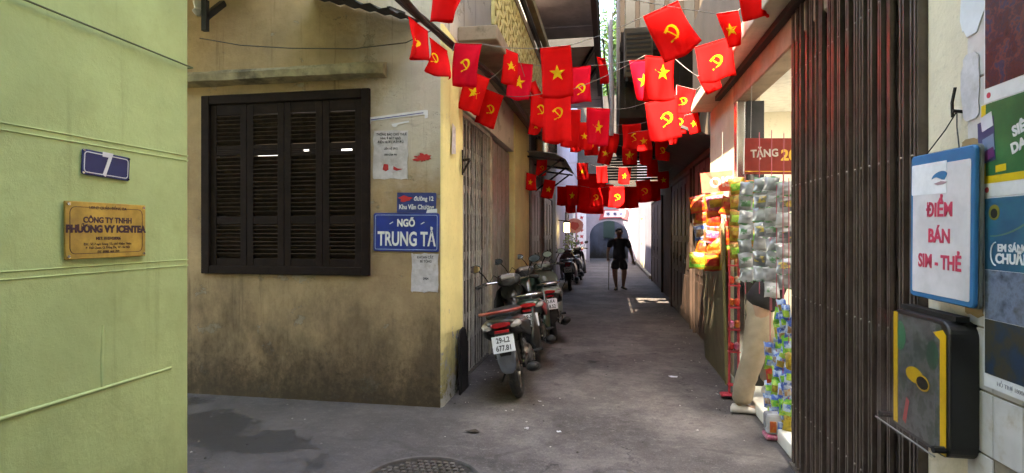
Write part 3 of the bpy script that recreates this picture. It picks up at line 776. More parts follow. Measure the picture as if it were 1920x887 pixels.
def make_flag(px, py, w, h, depth, kind, label, tilt=0, yaw=0, wave=.35, crimson=False, group='red flags hung on strings over the lane', emb=1.0, swing=0, seed=0, off=(0, .5)):
    """px, py: middle of the top hem; w, h in picture pixels at that depth"""
    rnd = random.Random(seed * 7919 + 13)
    top = at(px, py, depth)
    if yaw == 0: yaw = rnd.uniform(-28, 28)
    sc = depth / 1030.0
    W, H = w * sc * .96 / max(.5, math.cos(R(yaw))), h * sc * .97
    rc = Vector((CS, SN, 0)); fw = Vector((-SN, CS, 0)); up = Vector((0, 0, 1))
    rx = rc * math.cos(R(yaw)) + fw * math.sin(R(yaw))
    nn = fw * math.cos(R(yaw)) - rc * math.sin(R(yaw))
    rt = rx * math.cos(R(tilt)) + up * math.sin(R(tilt))
    dn = -up * math.cos(R(tilt)) + rx * math.sin(R(tilt)) + nn * math.tan(R(swing))
    ph = rnd.uniform(0, 6.28); fr = rnd.uniform(.7, 1.2); A = wave * W * .34; tp = rnd.uniform(-.04, .10); sag = rnd.uniform(.01, .03); ph2 = rnd.uniform(0, 6.28); curl = rnd.uniform(-.5, .5); sgn = rnd.choice((-1, 1))
    def P(s, t):
        tt = t ** .8
        return (top + rt * (s * W * (1 - tp * t)) + dn * (t * H + sag * H * math.cos(math.pi * s) * (.2 + t)) + nn * (A * tt * math.sin(6.28 * fr * s + ph + 1.2 * t) + A * .6 * math.sin(3.1 * t + ph))
                + rt * (A * .25 * tt * math.sin(4 * t + ph)) + nn * (A * .35 * tt * math.sin(13 * s + ph2 + 3 * t)) + nn * (curl * W * max(0, s * sgn + .12) ** 2 * t ** 2 * 2.2) - dn * (abs(curl) * H * .35 * max(0, s * sgn) ** 2 * t ** 2))
    nx, ny = 10, 12
    b = MB()
    b.add([P(-.5 + i / nx, j / ny) for j in range(ny + 1) for i in range(nx + 1)],
          [(j * (nx + 1) + i, j * (nx + 1) + i + 1, (j + 1) * (nx + 1) + i + 1, (j + 1) * (nx + 1) + i) for j in range(ny) for i in range(nx)])
    me = b.mesh('flag', top, recalc=False)
    o = link('flag', me, M_FLAGM if crimson else M_FLAG)
    o.location = top; ORG[o] = top
    me.polygons.foreach_set('use_smooth', [True] * len(me.polygons))
    so_ = o.modifiers.new('thickness', 'SOLIDIFY'); so_.thickness = .0012; so_.offset = 0
    tag(o, label, 'flag', group)
    hem = part('hem', MB().tube([P(-.5 + i / nx, 0) for i in range(nx + 1)], .0045, 6), M_FLAG, o)
    if kind:
        pol = STAR if kind == 'star' else SICKLE
        size = .155 * min(W, H * .8) * 1.75 * emb * (1 if kind == 'star' else .82)
        eb = MB()
        def nrm(s, t):
            e = .01
            return ((P(s + e, t) - P(s - e, t)).cross(P(s, t + e) - P(s, t - e))).normalized()
        for side in (1, -1):
            for q in pol:
                vs = []
                for a, c_ in q:
                    s_, t_ = off[0] + a * size / W, off[1] - c_ * size / H
                    vs.append(P(s_, t_) + nrm(s_, t_) * .0028 * side)
                eb.add(vs, [tuple(range(len(vs)))] if side == 1 else [tuple(reversed(range(len(vs))))])
        part('emblem', eb, M_EMB, o)
    return P(-.5, 0), P(.5, 0)

def bunting(label, flags, left, right):
    """one string: its flags in order, then the string that runs through their hems"""
    pts = [left]
    for k, f in enumerate(flags):
        a, b_ = make_flag(*f[:6], f[6], **f[7])
        pts += [a + Vector((0, 0, .003)), b_ + Vector((0, 0, .003))]
    pts.append(right)
    fine = []
    for i in range(len(pts) - 1):
        d = (pts[i + 1] - pts[i]).length
        n = 6 if d > .25 else 1
        for k in range(n):
            t = k / n
            p = pts[i].lerp(pts[i + 1], t)
            if n > 1: p = p - Vector((0, 0, .05 * d * math.sin(math.pi * t) * .5))
            fine.append(p)
    fine.append(pts[-1])
    tag(part('bunting_string', MB().tube(fine, .003, 5), M_STRING), label, 'string', 'strings of flags across the lane')
D = dict
S = 'star'; K = 'sickle'
bunting('thin grey string carrying the lowest-hanging nearest flags across the lane front', [
    (878, 82, 54, 82, 4.75, K, 'red hammer and sickle flag at the yellow pier top, left of the star flags', D(tilt=-7, seed=1, crimson=True)),
    (1041, 88, 60, 98, 4.4, S, 'large red star flag alone against the dark canopy, centre of the front string', D(tilt=4, seed=2, wave=.25)),
    (1238, 18, 74, 98, 4.1, K, 'largest hammer and sickle flag, top right of centre, tilted', D(tilt=24, seed=3, wave=.3)),
    (1410, -24, 62, 60, 3.6, None, 'plain red flag cut by the top of the picture above the shop soffit', D(tilt=12, seed=4)),
], at(848, 96, 4.72), at(1500, -80, 3.5))
bunting('grey string above the front string, holding the topmost flags', [
    (842, -72, 76, 112, 3.8, S, 'red flag at the top edge above the cable bundle, emblem out of view', D(tilt=2, seed=5, off=(0, .35))),
    (1366, 22, 50, 66, 4.0, S, 'coral red flag under the soffit, second from right at the top', D(tilt=14, seed=6)),
], at(730, -60, 3.9), at(1440, -30, 4.0))
bunting('grey string running behind the front flags to the soffit', [
    (897, 140, 44, 76, 5.3, S, 'narrow red star flag hanging directly over the grey gate corner', D(tilt=-16, seed=7, yaw=25)),
    (976, 118, 50, 70, 6.0, S, 'crimson star flag left of the large star flag', D(tilt=-4, seed=8, crimson=True)),
    (1084, 125, 47, 70, 6.0, K, 'crimson hammer and sickle flag just right of the large star flag', D(tilt=1, seed=9, crimson=True, off=(.1, .62))),
    (1205, 112, 52, 78, 5.5, S, 'crimson star flag half hidden behind the coral star flag', D(tilt=6, seed=10, crimson=True)),
    (1335, 78, 60, 76, 4.4, K, 'coral hammer and sickle flag beside the soffit edge on the right', D(tilt=10, seed=11)),
], at(872, 150, 5.35), at(1400, 40, 4.3))
bunting('grey string sloping from the gate corner up to the right soffit', [
    (926, 174, 38, 66, 5.9, K, 'narrow red hammer and sickle flag in front of the grey gate top', D(tilt=-16, seed=12, yaw=20)),
    (1043, 172, 52, 98, 5.3, K, 'long red hammer and sickle flag below the large star flag', D(tilt=3, seed=13, off=(-.02, .4))),
    (1236, 108, 60, 84, 4.8, S, 'sunlit coral star flag below the largest hammer and sickle flag', D(tilt=-2, seed=14, off=(.1, .35))),
    (1324, 136, 36, 40, 4.7, None, 'small pale coral flag tip below the soffit sickle flag', D(tilt=24, seed=15)),
], at(905, 180, 5.9), at(1375, 110, 4.6))
bunting('grey string in the middle of the flag cluster', [
    (958, 96, 28, 66, 5.6, S, 'edge-on red star flag tucked behind the left crimson star flag', D(tilt=-3, seed=16, yaw=45, off=(0, .45))),
    (1016, 182, 42, 58, 6.5, K, 'red hammer and sickle flag half hidden left of the long sickle flag', D(tilt=-5, seed=17, off=(0, .4))),
    (1121, 204, 48, 70, 6.3, S, 'bright crimson star flag in the middle below the sickle pair', D(tilt=0, seed=18, crimson=True)),
    (1238, 186, 56, 82, 5.4, K, 'sunlit coral hammer and sickle flag, lowest of the glowing three', D(tilt=9, seed=19, off=(.1, .5))),
    (1287, 164, 38, 52, 5.8, K, 'small orange-lit hammer and sickle flag right of the glowing three', D(tilt=-16, seed=20)),
], at(935, 110, 5.7), at(1330, 150, 5.7))
bunting('grey string hanging lower behind the middle cluster', [
    (994, 158, 26, 32, 6.6, None, 'small crumpled red flag between the crimson star and the long sickle flag', D(tilt=20, seed=21, wave=.9)),
    (1073, 206, 32, 72, 6.4, None, 'plain red flag edge right of the long hammer and sickle flag', D(tilt=-3, seed=22)),
    (1098, 230, 26, 52, 7.2, S, 'small red star flag peeping out left of the bright crimson star flag', D(tilt=0, seed=23, off=(-.1, .5))),
    (1184, 233, 36, 48, 8.0, K, 'small hammer and sickle flag alone below the half-hidden star flag', D(tilt=2, seed=24, off=(.12, .5))),
    (1276, 206, 36, 46, 6.8, K, 'shaded hammer and sickle flag under the small orange-lit flag', D(tilt=-8, seed=25)),
], at(970, 150, 6.6), at(1320, 195, 6.6))
bunting('grey string of small dark flags crossing the lane behind the cluster', [
    (1080, 252, 24, 34, 8.8, None, 'small dark plain flag at the left of the back row below the cluster', D(seed=26)),
    (1108, 256, 26, 36, 9.0, K, 'small dark sickle flag second from left in the back row', D(seed=27)),
    (1140, 268, 30, 42, 9.0, S, 'small star flag in the back row under the bright crimson star flag', D(tilt=-12, seed=28)),
    (1181, 274, 30, 36, 9.0, S, 'small star flag in the back row under the lone sickle flag', D(seed=29, emb=1.2)),
    (1211, 276, 26, 34, 9.0, None, 'small dark plain flag right of centre in the back row', D(seed=30)),
    (1245, 262, 36, 40, 8.6, K, 'dark hammer and sickle flag at the right end of the back row', D(tilt=-6, seed=31)),
], at(1040, 240, 8.8), at(1310, 235, 8.4))
bunting('grey string of far flags under the tin awning', [
    (997, 326, 20, 32, 9.2, S, 'small far star flag at the left end under the tin awning', D(tilt=-8, seed=32, yaw=30)),
    (1031, 338, 22, 35, 9.8, S, 'small far star flag second from the left beside the awning edge', D(tilt=-10, seed=33)),
    (1072, 348, 26, 38, 10.3, S, 'small far star flag left of the big plain red banner', D(seed=34)),
    (1117, 352, 26, 36, 10.3, K, 'small far hammer and sickle flag in front of the big plain banner', D(seed=35)),
    (1156, 350, 28, 40, 10.3, K, 'small far hammer and sickle flag right of the big plain banner', D(seed=36)),
    (1206, 338, 30, 42, 10.1, K, 'small far hammer and sickle flag second from the right in the far row', D(tilt=6, seed=37)),
    (1243, 322, 22, 32, 10.0, S, 'small far star flag at the right end of the far row', D(tilt=5, seed=38)),
], at(985, 322, 9.0), at(1262, 312, 9.9))
bunting('grey string of shadowed flags behind the far row', [
    (1055, 350, 22, 36, 11.8, None, 'dark plain far flag left of the star flag by the banner', D(seed=39)),
    (1070, 366, 20, 34, 12.0, None, 'plain red flag showing below the far star flag', D(seed=40)),
    (1138, 346, 26, 42, 12.0, None, 'plain red far flag hidden at the right side of the banner', D(seed=41)),
    (1167, 352, 22, 40, 12.0, None, 'plain red far flag behind the sickle flag right of the banner', D(seed=42)),
    (1184, 350, 26, 42, 11.8, None, 'dark plain far flag in the gap between two sickle flags', D(seed=43)),
    (1226, 340, 24, 38, 11.6, None, 'dark plain far flag second from the far right', D(seed=44)),
], at(1040, 340, 11.8), at(1255, 325, 11.4))
bunting('grey string deep in the flag cluster, half hidden by larger flags', [
    (1006, 218, 26, 36, 7.4, S, 'small star flag low at the left of the deep string', D(tilt=-6, seed=61)),
    (1030, 226, 28, 40, 7.6, None, 'small plain flag low behind the long sickle flag', D(seed=62)),
    (1062, 236, 28, 40, 7.8, K, 'small sickle flag low behind the plain red flag edge', D(tilt=4, seed=63)),
    (1150, 250, 26, 38, 8.2, None, 'small plain flag right below the bright crimson star flag', D(tilt=-4, seed=64, yaw=25)),
    (1205, 246, 26, 38, 7.8, S, 'small star flag right of the lone sickle flag', D(tilt=5, seed=65)),
    (1262, 232, 28, 40, 7.2, None, 'small plain dark flag below the lowest glowing flag', D(tilt=8, seed=66, yaw=20)),
    (1296, 214, 26, 38, 6.6, S, 'small star flag at the right end of the deep string', D(tilt=14, seed=67)),
], at(985, 205, 7.3), at(1330, 198, 6.5))
bunting('grey string of tiny flags between the back row and the far row', [
    (1016, 300, 20, 30, 9.6, K, 'tiny sickle flag left in the row above the tin awning edge', D(tilt=-5, seed=71)),
    (1092, 306, 22, 32, 10.0, S, 'tiny star flag above the big plain banner', D(seed=72)),
    (1128, 312, 22, 32, 10.2, None, 'tiny plain flag above the right side of the banner', D(tilt=4, seed=73)),
    (1172, 314, 22, 32, 10.2, S, 'tiny star flag in front of the slatted awning', D(tilt=-4, seed=74)),
    (1222, 300, 22, 32, 9.8, None, 'tiny plain flag right in front of the slatted awning', D(tilt=6, seed=75)),
], at(1000, 290, 9.5), at(1275, 280, 9.6))
make_flag(1110, 326, 54, 76, 11.4, None, 'big plain dark red banner hanging in the middle of the far flags', tilt=-3, seed=45, wave=.2)
make_flag(791, 44, 30, 76, 4.15, K, 'folded red flag hanging from the cables, leftmost of all', tilt=-10, yaw=58, seed=46, wave=.8, group='red flags hung on strings over the lane', off=(-.1, .5))
make_flag(828, 82, 30, 68, 4.3, K, 'folded red flag hanging below the cable bundle left of the yellow pier', tilt=-14, yaw=55, seed=47, wave=.8, off=(-.1, .45))
make_flag(1128, 108, 20, 50, 8.5, None, 'dark red flag edge in front of the green tree gap', tilt=8, yaw=45, seed=48)
# ================================================================== signs and papers on the walls
def rrect(w, h, r, n=4):
    pts = []
    for cx_, cy_, a0 in ((w / 2 - r, h / 2 - r, 0), (-w / 2 + r, h / 2 - r, 90), (-w / 2 + r, -h / 2 + r, 180), (w / 2 - r, -h / 2 + r, 270)):
        for i in range(n + 1):
            a = R(a0 + 90 * i / n); pts.append((cx_ + r * math.cos(a), cy_ + r * math.sin(a)))
    return pts
ident = lambda a, b, c: (a, b, c)
def plate(name, w, h, r, z0, z1, m, parent, x=0, y=0, bevel=0):
    return part(name, MB().prism([(a + x, b + y) for a, b in rrect(w, h, r)], ident, z0, z1), m, parent, bevel=bevel)
def border(w, h, r, t, z0, z1, m, parent, name='border'):
    o, i = rrect(w, h, r), rrect(w - 2 * t, h - 2 * t, max(.001, r - t)); n = len(o); b = MB()
    vs = [(x, y, z1) for x, y in o] + [(x, y, z1) for x, y in i] + [(x, y, z0) for x, y in o] + [(x, y, z0) for x, y in i]
    fs = [(k, (k + 1) % n, n + (k + 1) % n, n + k) for k in range(n)]
    fs += [(k, 2 * n + k, 2 * n + (k + 1) % n, (k + 1) % n) for k in range(n)] + [(n + k, n + (k + 1) % n, 3 * n + (k + 1) % n, 3 * n + k) for k in range(n)]
    b.add(vs, fs)
    return part(name, b, m, parent)
def sign(name, label, cat, wall, plane, x0, y0, x1, y1, off=.0, rot=0, group=None):
    f = on_y if wall == 'front' else on_x
    a, b_ = f(x0, y0, plane), f(x1, y1, plane)
    p = (a + b_) / 2
    w = abs(b_.x - a.x) if wall == 'front' else abs(b_.y - a.y)
    h = abs(a.z - b_.z)
    fm_ = frame(p, wall)
    fm_ = fm_ @ Matrix.Translation((0, 0, off)) @ Matrix.Rotation(R(rot), 4, 'Z')
    o = empty(name, p, label, cat, group, mat=fm_)
    return o, w, h
M_BLUE = mat('enamel_blue', (.012, .035, .27), .35, .25, 6, bump=0, dirt=(.05, .06, .16), dirt_amt=.6, dscale=9, coat=.2)
M_NAVY = plain('enamel_navy', (.016, .026, .12), .6)
M_WHITEP = plain('white_print', (.78, .78, .80), .5)
M_PAPER = mat('worn_paper', (.56, .52, .56), .85, .2, 12, bump=.2, dirt=(.35, .30, .27), dirt_amt=.8, dscale=10)
M_INK = plain('black_ink', (.03, .028, .04), .7)
M_REDPAINT = plain('red_paint_daub', (.50, .02, .03), .5)
M_WPAPER = mat('white_torn_paper', (.68, .68, .74), .8, .1, 8, bump=.1)
# street name sign
o, w, h = sign('street_sign', 'blue enamel street sign lettered NGÕ TRUNG TẢ on the yellow wall', 'sign', 'front', YF, 701, 400, 824, 472, .004, rot=-.6)
plate('panel', w, h, .018, 0, .006, M_BLUE, o, bevel=.002)
border(w - .03, h - .03, .016, .005, .0061, .0072, plain('pale_blue_line', (.35, .45, .70), .4), o)
text('NGÕ', .088, M_WHITEP, o, 0, h * .235, .0065, bold=.0035, sx=.80)
text('TRUNG TẢ', .170, M_WHITEP, o, .005, -h * .19, .0065, bold=.0045, sx=.62)
for sx_, a in ((-.135, .5), (.15, .6)):
    part('scratch', MB().prism([(sx_ - .02, h * .24 - .008), (sx_ + .014, h * .24 + .012), (sx_ + .02, h * .24 + .008), (sx_ - .008, h * .24 - .010)], ident, .0062, .0068), M_WHITEP, o)
# the smaller plaque above it
o, w, h = sign('plaque', 'small faded blue plaque daubed red above the street sign', 'plaque', 'front', YF, 745, 362, 818, 399, .003, rot=-1)
plate('panel', w, h, .006, 0, .004, plain('faded_blue', (.03, .045, .20), .45), o)
text('đường 12', .052, M_WHITEP, o, .065, h * .2, .0045, bold=.0012, sx=.85)
text('Khu Văn Chương', .056, M_WHITEP, o, .0, -h * .22, .0045, bold=.0012, sx=.78)
bl = [(.055 * math.cos(a) * (1 + .3 * math.sin(5 * a)) - .10, .026 * math.sin(a) * (1 + .25 * math.cos(3 * a)) + h * .2) for a in [6.283 * i / 22 for i in range(22)]]
part('paint_daub', MB().prism(bl, ident, .0046, .0062), M_REDPAINT, o)
part('tape', MB().prism([(.09, -h * .5), (w * .5 + .012, -h * .48), (w * .5 + .01, -h * .28), (.10, -h * .34)], ident, .005, .0064), M_WPAPER, o)
# pasted notices
def notice(label, x0, y0, x1, y1, lines, seed, daub=False, rot=0):
    o, w, h = sign('notice', label, 'notice', 'front', YF, x0, y0, x1, y1, .0015, rot)
    rnd = random.Random(seed); pts = []
    for (ax_, ay_), (bx_, by_) in zip(rrect(w, h, .004, 1), rrect(w, h, .004, 1)[1:] + rrect(w, h, .004, 1)[:1]):
        for i in range(6):
            t = i / 6; pts.append((ax_ + (bx_ - ax_) * t + rnd.uniform(-.006, .006), ay_ + (by_ - ay_) * t + rnd.uniform(-.006, .006)))
    part('sheet', MB().prism(pts, ident, 0, .0015), M_PAPER, o)
    y = h / 2 - .035
    for body, size in lines:
        text(body, size, M_INK, o, rnd.uniform(-.008, .008), y, .0018, bold=.0006, sx=.82); y -= size * 1.15
    return o, w, h
o, w, h = notice('torn paper notice with typed lines and red paint beside the window', 700, 246, 765, 335,
           [('THÔNG BÁO CHO THUÊ', .030), ('NHÀ Ở MẶT NGÕ', .028), ('ĐIỆN NƯỚC ĐẦY ĐỦ', .030), ('', .02), ('LIÊN HỆ 0912', .026), ('', .02), ('XIN CẢM ƠN', .024)], 3, rot=-1)
part('paint_daub', MB().prism([(-.06, -.08), (-.02, -.085), (-.015, -.13), (-.04, -.145), (-.07, -.13)], ident, .0019, .0034), M_REDPAINT, o)
part('paint_daub', MB().prism([(.03, -.10), (.07, -.12), (.115, -.125), (.06, -.14), (.03, -.13)], ident, .0019, .0034), M_REDPAINT, o)
notice('faded paper scrap pasted under the street sign', 772, 475, 822, 548, [('KHOAN CẮT', .030), ('BÊ TÔNG', .030), ('', .05), ('', .05), ('0904', .03)], 5)
notice('small blank paper scrap on the yellow pier by the gate', 0, 0, 1, 1, [], 6) if False else None
o, w, h = sign('paint_splash', 'red paint splash on the wall right of the paper notice', 'paint', 'front', YF, 758, 285, 808, 308, .001)
sp = []
rnd = random.Random(11)
for i in range(30):
    a = 6.283 * i / 30; rr_ = .045 * (1 + rnd.uniform(-.35, .55))
    sp.append((.045 + rr_ * 1.35 * math.cos(a), rr_ * .75 * math.sin(a)))
part('blot', MB().prism(sp, ident, 0, .0015), M_REDPAINT, o)
part('blot', MB().prism([(-.125 + .035 * math.cos(6.283 * i / 14) * (1 + .3 * math.sin(3 * i)), .01 + .026 * math.sin(6.283 * i / 14)) for i in range(14)], ident, 0, .0015), M_REDPAINT, o)
o, w, h = sign('paper_strip', 'torn white paper strip with blue line near the shutter top', 'paper', 'front', YF, 690, 206, 803, 238, .002, rot=3)
part('strip', MB().prism([(-w / 2, -.03), (-w / 2 + .01, .03), (-.1, .035), (w / 2 - .03, .05), (w / 2, .045), (w / 2 - .005, -.02), (w / 2 - .03, -.025), (w / 2 - .03, .01), (0, .004), (-w / 2 + .03, -.005), (-w / 2 + .02, -.04)], ident, 0, .002), M_WPAPER, o)
part('strip', MB().prism([(-.06, -.045), (.10, -.03), (.10, -.045), (.0, -.055), (-.02, -.075), (-.05, -.07)], ident, 0, .002), M_WPAPER, o)
part('blue_line', MB().prism([(-w / 2 + .03, .012), (w / 2 - .04, .03), (w / 2 - .04, .022), (-w / 2 + .03, .002)], ident, .0021, .0027), plain('blue_ink', (.10, .10, .30), .6), o)
# enamel number and brass plaque on the green house
o, w, h = sign('number_plate', 'dark blue enamel house number 7 on the green wall', 'number plate', 'east', -2.0, 150, 280, 240, 338, .004, rot=-2.5)
plate('panel', w, h, .008, 0, .005, M_NAVY, o, bevel=.0015)
border(w - .016, h - .016, .014, .0035, .0051, .006, M_WHITEP, o)
text('7', .132, M_WHITEP, o, .0, -.002, .0053, bold=.0035, sx=.72)
for sx_ in (-1, 1):
    for sy_ in (-1, 1):
        part('screw', MB().cyl((sx_ * (w / 2 - .006), sy_ * (h / 2 - .006), .005), (sx_ * (w / 2 - .006), sy_ * (h / 2 - .006), .008), .004, n=8), M_STEEL if sx_ < 0 else M_BLACKIRON, o)
M_BRASS = mat('brass_plaque', (.52, .34, .065), .42, .3, 9, metal=.25, bump=.05, dirt=(.28, .17, .05), dirt_amt=.7, dscale=7)
o, w, h = sign('company_plaque', 'yellow brass company plaque with dark lettering under the house number', 'plaque', 'east', -2.0, 116, 376, 268, 480, .006)
plate('panel', w, h, .003, 0, .008, M_BRASS, o, bevel=.002)
M_BROWNINK = plain('dark_brown_ink', (.05, .018, .03), .6)
border(w - .035, h - .04, .022, .0022, .0081, .0088, M_BROWNINK, o)
for body, size, yy, bd in (('UBND QUẬN ĐỐNG ĐA', .0165, .40, .0), ('★', .012, .31, 0), ('CÔNG TY TNHH', .031, .18, .0012), ('PHƯƠNG VY ICENTEA', .0385, .02, .0024), ('MST: 0107428906', .0165, -.145, .0005), ('Đ/C: Số 7 ngõ Trung Tả, phố Khâm Thiên', .0135, -.245, .0), ('P. Thổ Quan, Q. Đống Đa, TP. Hà Nội', .0135, -.31, .0), ('ĐT: 0988 468 789', .0145, -.385, .0)):
    if body == '★': continue
    text(body, size, M_BROWNINK, o, 0, h * yy, .0083, bold=bd, sx=.92)
for sx_ in (-1, 1):
    for sy_ in (-1, 1):
        part('screw', MB().cyl((sx_ * (w / 2 - .012), sy_ * (h / 2 - .012), .008), (sx_ * (w / 2 - .012), sy_ * (h / 2 - .012), .012), .006, n=8), M_STEEL, o)

# ================================================================== right pillar: hanging board, light box, tiles, posters
M_TILE = mat('white_wall_tile', (.60, .575, .585), .3, .12, 7, bump=.05, dirt=(.36, .27, .17), dirt_amt=.7, dscale=6, coat=.2)
tw = empty('tiled_wall', (1.18, 1.2, 0), 'dirty white tiled wall strip behind the posters', 'wall')
part('backing', MB().box(1.175, 1.199, -.4, 2.055, .0, 2.90), mat('tile_grout', (.30, .25, .20), .9, .3, 8), tw)
tile_me = MB().box(-.006, .0, -.0605, .0605, -.0965, .0965).mesh('tile'); tile_me.materials.append(M_TILE)
for j in range(14):
    for i in range(9):
        y = 1.99 - .125 * i; z = .10 + .2 * j
        if random.random() < .06 and i > 0: continue
        t_ = inst('tile', tile_me, tw, Vector((1.1748, y, z)) - ORG[tw], rot=(0, random.uniform(-.01, .01), random.uniform(-.015, .015)))
        mo = t_.modifiers.new('bevel', 'BEVEL'); mo.width = .002; mo.segments = 1
M_SIGNBLUE = plain('sign_blue', (.02, .16, .38), .4)
M_SIGNWHITE = mat('sign_white', (.64, .60, .64), .5, .14, 7, bump=0, dirt=(.42, .37, .35), dirt_amt=.7, dscale=5)
M_PINKRED = plain('faded_red_letters', (.62, .045, .11), .5)
sb = empty('hanging_board', None, 'white board with blue edge reading ĐIỂM BÁN SIM - THẺ, hung by wire', 'sign',
           mat=frame(Vector((1.135, 2.115, 1.523)), 'west') @ Matrix.Rotation(R(-1.0), 4, 'Z') @ Matrix.Rotation(R(2), 4, 'Y'))
plate('panel', .345, .515, .016, 0, .014, M_SIGNBLUE, sb, bevel=.003)
plate('edge', .352, .522, .018, -.010, -.0005, mat('grey_board_edge', (.16, .17, .16), .6), sb)
plate('face', .310, .455, .008, .0141, .0155, M_SIGNWHITE, sb, y=-.012)
plate('faded_patch', .20, .11, .004, .0156, .0162, plain('bleached_white', (.80, .79, .85), .5), sb, x=-.062, y=.168)
for body, yy in (('ĐIỂM', .055), ('BÁN', -.035), ('SIM - THẺ', -.125)):
    text(body, .066, M_PINKRED, sb, 0, yy, .0163, bold=.0022, sx=.92 if body != 'SIM - THẺ' else .83)
sw = [(.10 * math.cos(a) * .42, .17 + .018 * math.sin(a) + .006 * math.cos(a)) for a in [math.pi * i / 10 for i in range(11)]] + [(-.042 + .084 * i / 6, .164 + .006 * math.sin(i)) for i in range(1, 6)]
part('logo', MB().prism(sw, ident, .0165, .0172), plain('teal_logo', (.02, .18, .40), .5), sb)
part('logo', MB().prism([(-.03, .148), (.01, .155), (.045, .150), (.02, .143), (-.01, .142)], ident, .0165, .0172), plain('grey_red_logo', (.40, .25, .30), .5), sb)
hw = empty('hanging_wire', (1.17, 2.12, 1.78), 'rusty wire loop on a nail holding the white board', 'wire')
part('wire', MB().tube([(1.128, 2.22, 1.775), (1.16, 2.155, 1.86), (1.178, 2.125, 1.915)], .0022, 5), M_BLACKIRON, hw)
part('wire', MB().tube([(1.128, 2.02, 1.778), (1.16, 2.09, 1.86), (1.178, 2.122, 1.915)], .0022, 5), M_BLACKIRON, hw)
part('nail', MB().tube([(1.20, 2.122, 1.915), (1.165, 2.122, 1.92)], .006, 6).tube([(1.172, 2.135, 1.90), (1.168, 2.13, 1.95), (1.172, 2.12, 2.0)], .005, 5), M_BLACKIRON, hw)
# light box
lb = empty('display_box', None, 'black wall display box with yellow stripes and clear cover below the board', 'display box',
           mat=frame(Vector((1.20, 2.175, .985)), 'west'))
BW, BH = .37, .45
b = MB(); b.prism(rrect(BW, BH, .05, 6), ident, .0, .115)
part('case', b, mat('black_plastic', (.012, .011, .011), .45, .2, 10, bump=.1), lb, bevel=.006, seg=2)
g = NT('display_print')
v = g.n('ShaderNodeTexVoronoi'); v.inputs['Scale'].default_value = 14; g.l(g.pos, v.inputs['Vector'])
cr = g.n('ShaderNodeValToRGB'); cr.color_ramp.interpolation = 'EASE'
els = cr.color_ramp.elements
els[0].position = .2; els[0].color = (.055, .052, .050, 1); els[1].position = .9; els[1].color = (.10, .095, .095, 1)
for p_, c_ in ((.42, (.05, .065, .055)), (.5, (.11, .11, .115)), (.6, (.05, .05, .05)), (.72, (.12, .09, .07))):
    e = els.new(p_); e.color = (*c_, 1)
g.l(g.noise(9, 6, .65), cr.inputs[0]); g.l(cr.outputs[0], g.b.inputs['Base Color']); g.set(Roughness=.5)
plate('print', BW - .07, BH - .03, .01, .1151, .1165, g.mat, lb, x=-.01)
M_YEL = plain('yellow_stripe', (.72, .42, .015), .4)
part('stripe', MB().prism([(-.165, -BH / 2 + .02), (-.135, -BH / 2 + .02), (-.135, BH / 2 - .01), (-.165, BH / 2 - .01)], ident, .1166, .118), M_YEL, lb)
part('stripe', MB().prism([(.135, -BH / 2 + .01), (.168, -BH / 2 + .01), (.168, BH / 2 - .045), (.150, BH / 2 - .03), (.095, BH / 2 - .045), (.135, BH / 2 - .065)], ident, .1166, .118), M_YEL, lb)
part('badge', MB().prism([(x * .055 - .02, y * .028 + .005) for x, y in [(math.cos(6.283 * i / 20), math.sin(6.283 * i / 20)) for i in range(20)]], ident, .1167, .119), M_YEL, lb)
part('badge', MB().prism([(x * .042 + .035, y * .028 - .01) for x, y in [(math.cos(6.283 * i / 20), math.sin(6.283 * i / 20)) for i in range(20)]], ident, .1191, .1198), M_YEL, lb)
part('badge', MB().prism([(x * .036 + .035, y * .022 - .01) for x, y in [(math.cos(6.283 * i / 20), math.sin(6.283 * i / 20)) for i in range(20)]], ident, .1199, .1205), M_BLACKIRON, lb)
part('figure', MB().prism([(-.12 + .04 * math.cos(6.283 * i / 16), .13 + .055 * math.sin(6.283 * i / 16)) for i in range(16)], ident, .1167, .1172), plain('print_green', (.03, .17, .08), .5), lb)
part('figure', MB().prism([(.09 + .035 * math.cos(6.283 * i / 16), .10 + .05 * math.sin(6.283 * i / 16)) for i in range(16)], ident, .1167, .1172), plain('print_dark_green', (.02, .07, .04), .5), lb)
part('figure', MB().prism([(-.10, -.18), (-.08, -.19), (-.055, -.10), (-.075, -.09)], ident, .1167, .1172), plain('print_red', (.45, .05, .05), .5), lb)
g = NT('clear_acrylic'); g.set(Roughness=.12, Transmission_Weight=1.0, IOR=1.3); g.b.inputs['Base Color'].default_value = (.85, .84, .8, 1)
tb_ = g.n('ShaderNodeBsdfTransparent'); mx = g.n('ShaderNodeMixShader'); mx.inputs[0].default_value = .25
gls = g.n('ShaderNodeBsdfGlossy'); gls.inputs['Roughness'].default_value = .12
g.l(tb_.outputs[0], mx.inputs[1]); g.l(gls.outputs[0], mx.inputs[2])
fr_ = g.n('ShaderNodeLayerWeight'); fr_.inputs[0].default_value = .3; g.l(g.math('MULTIPLY', fr_.outputs[1], .30), mx.inputs[0]); g.l(mx.outputs[0], g.out.inputs[0])
M_ACRYL = g.mat
plate('cover', BW + .03, BH + .0, .02, .150, .153, M_ACRYL, lb, x=-.03, y=.0)
part('cover_rim', MB().tube([(-.232, -BH / 2 + .01, .1515), (.17, -BH / 2 + .01, .1515)], .003, 5), mat('cloudy_acrylic', (.22, .21, .20), .4), lb)
for x_ in (-.2, .16):
    part('spacer', MB().cyl((x_, -BH / 2 + .03, .11), (x_, -BH / 2 + .03, .152), .012, n=8), M_BLACKIRON, lb)
part('mount_bar', MB().box(-.17, .17, BH / 2 + .001, BH / 2 + .018, .05, .09), M_BLACKIRON, lb)
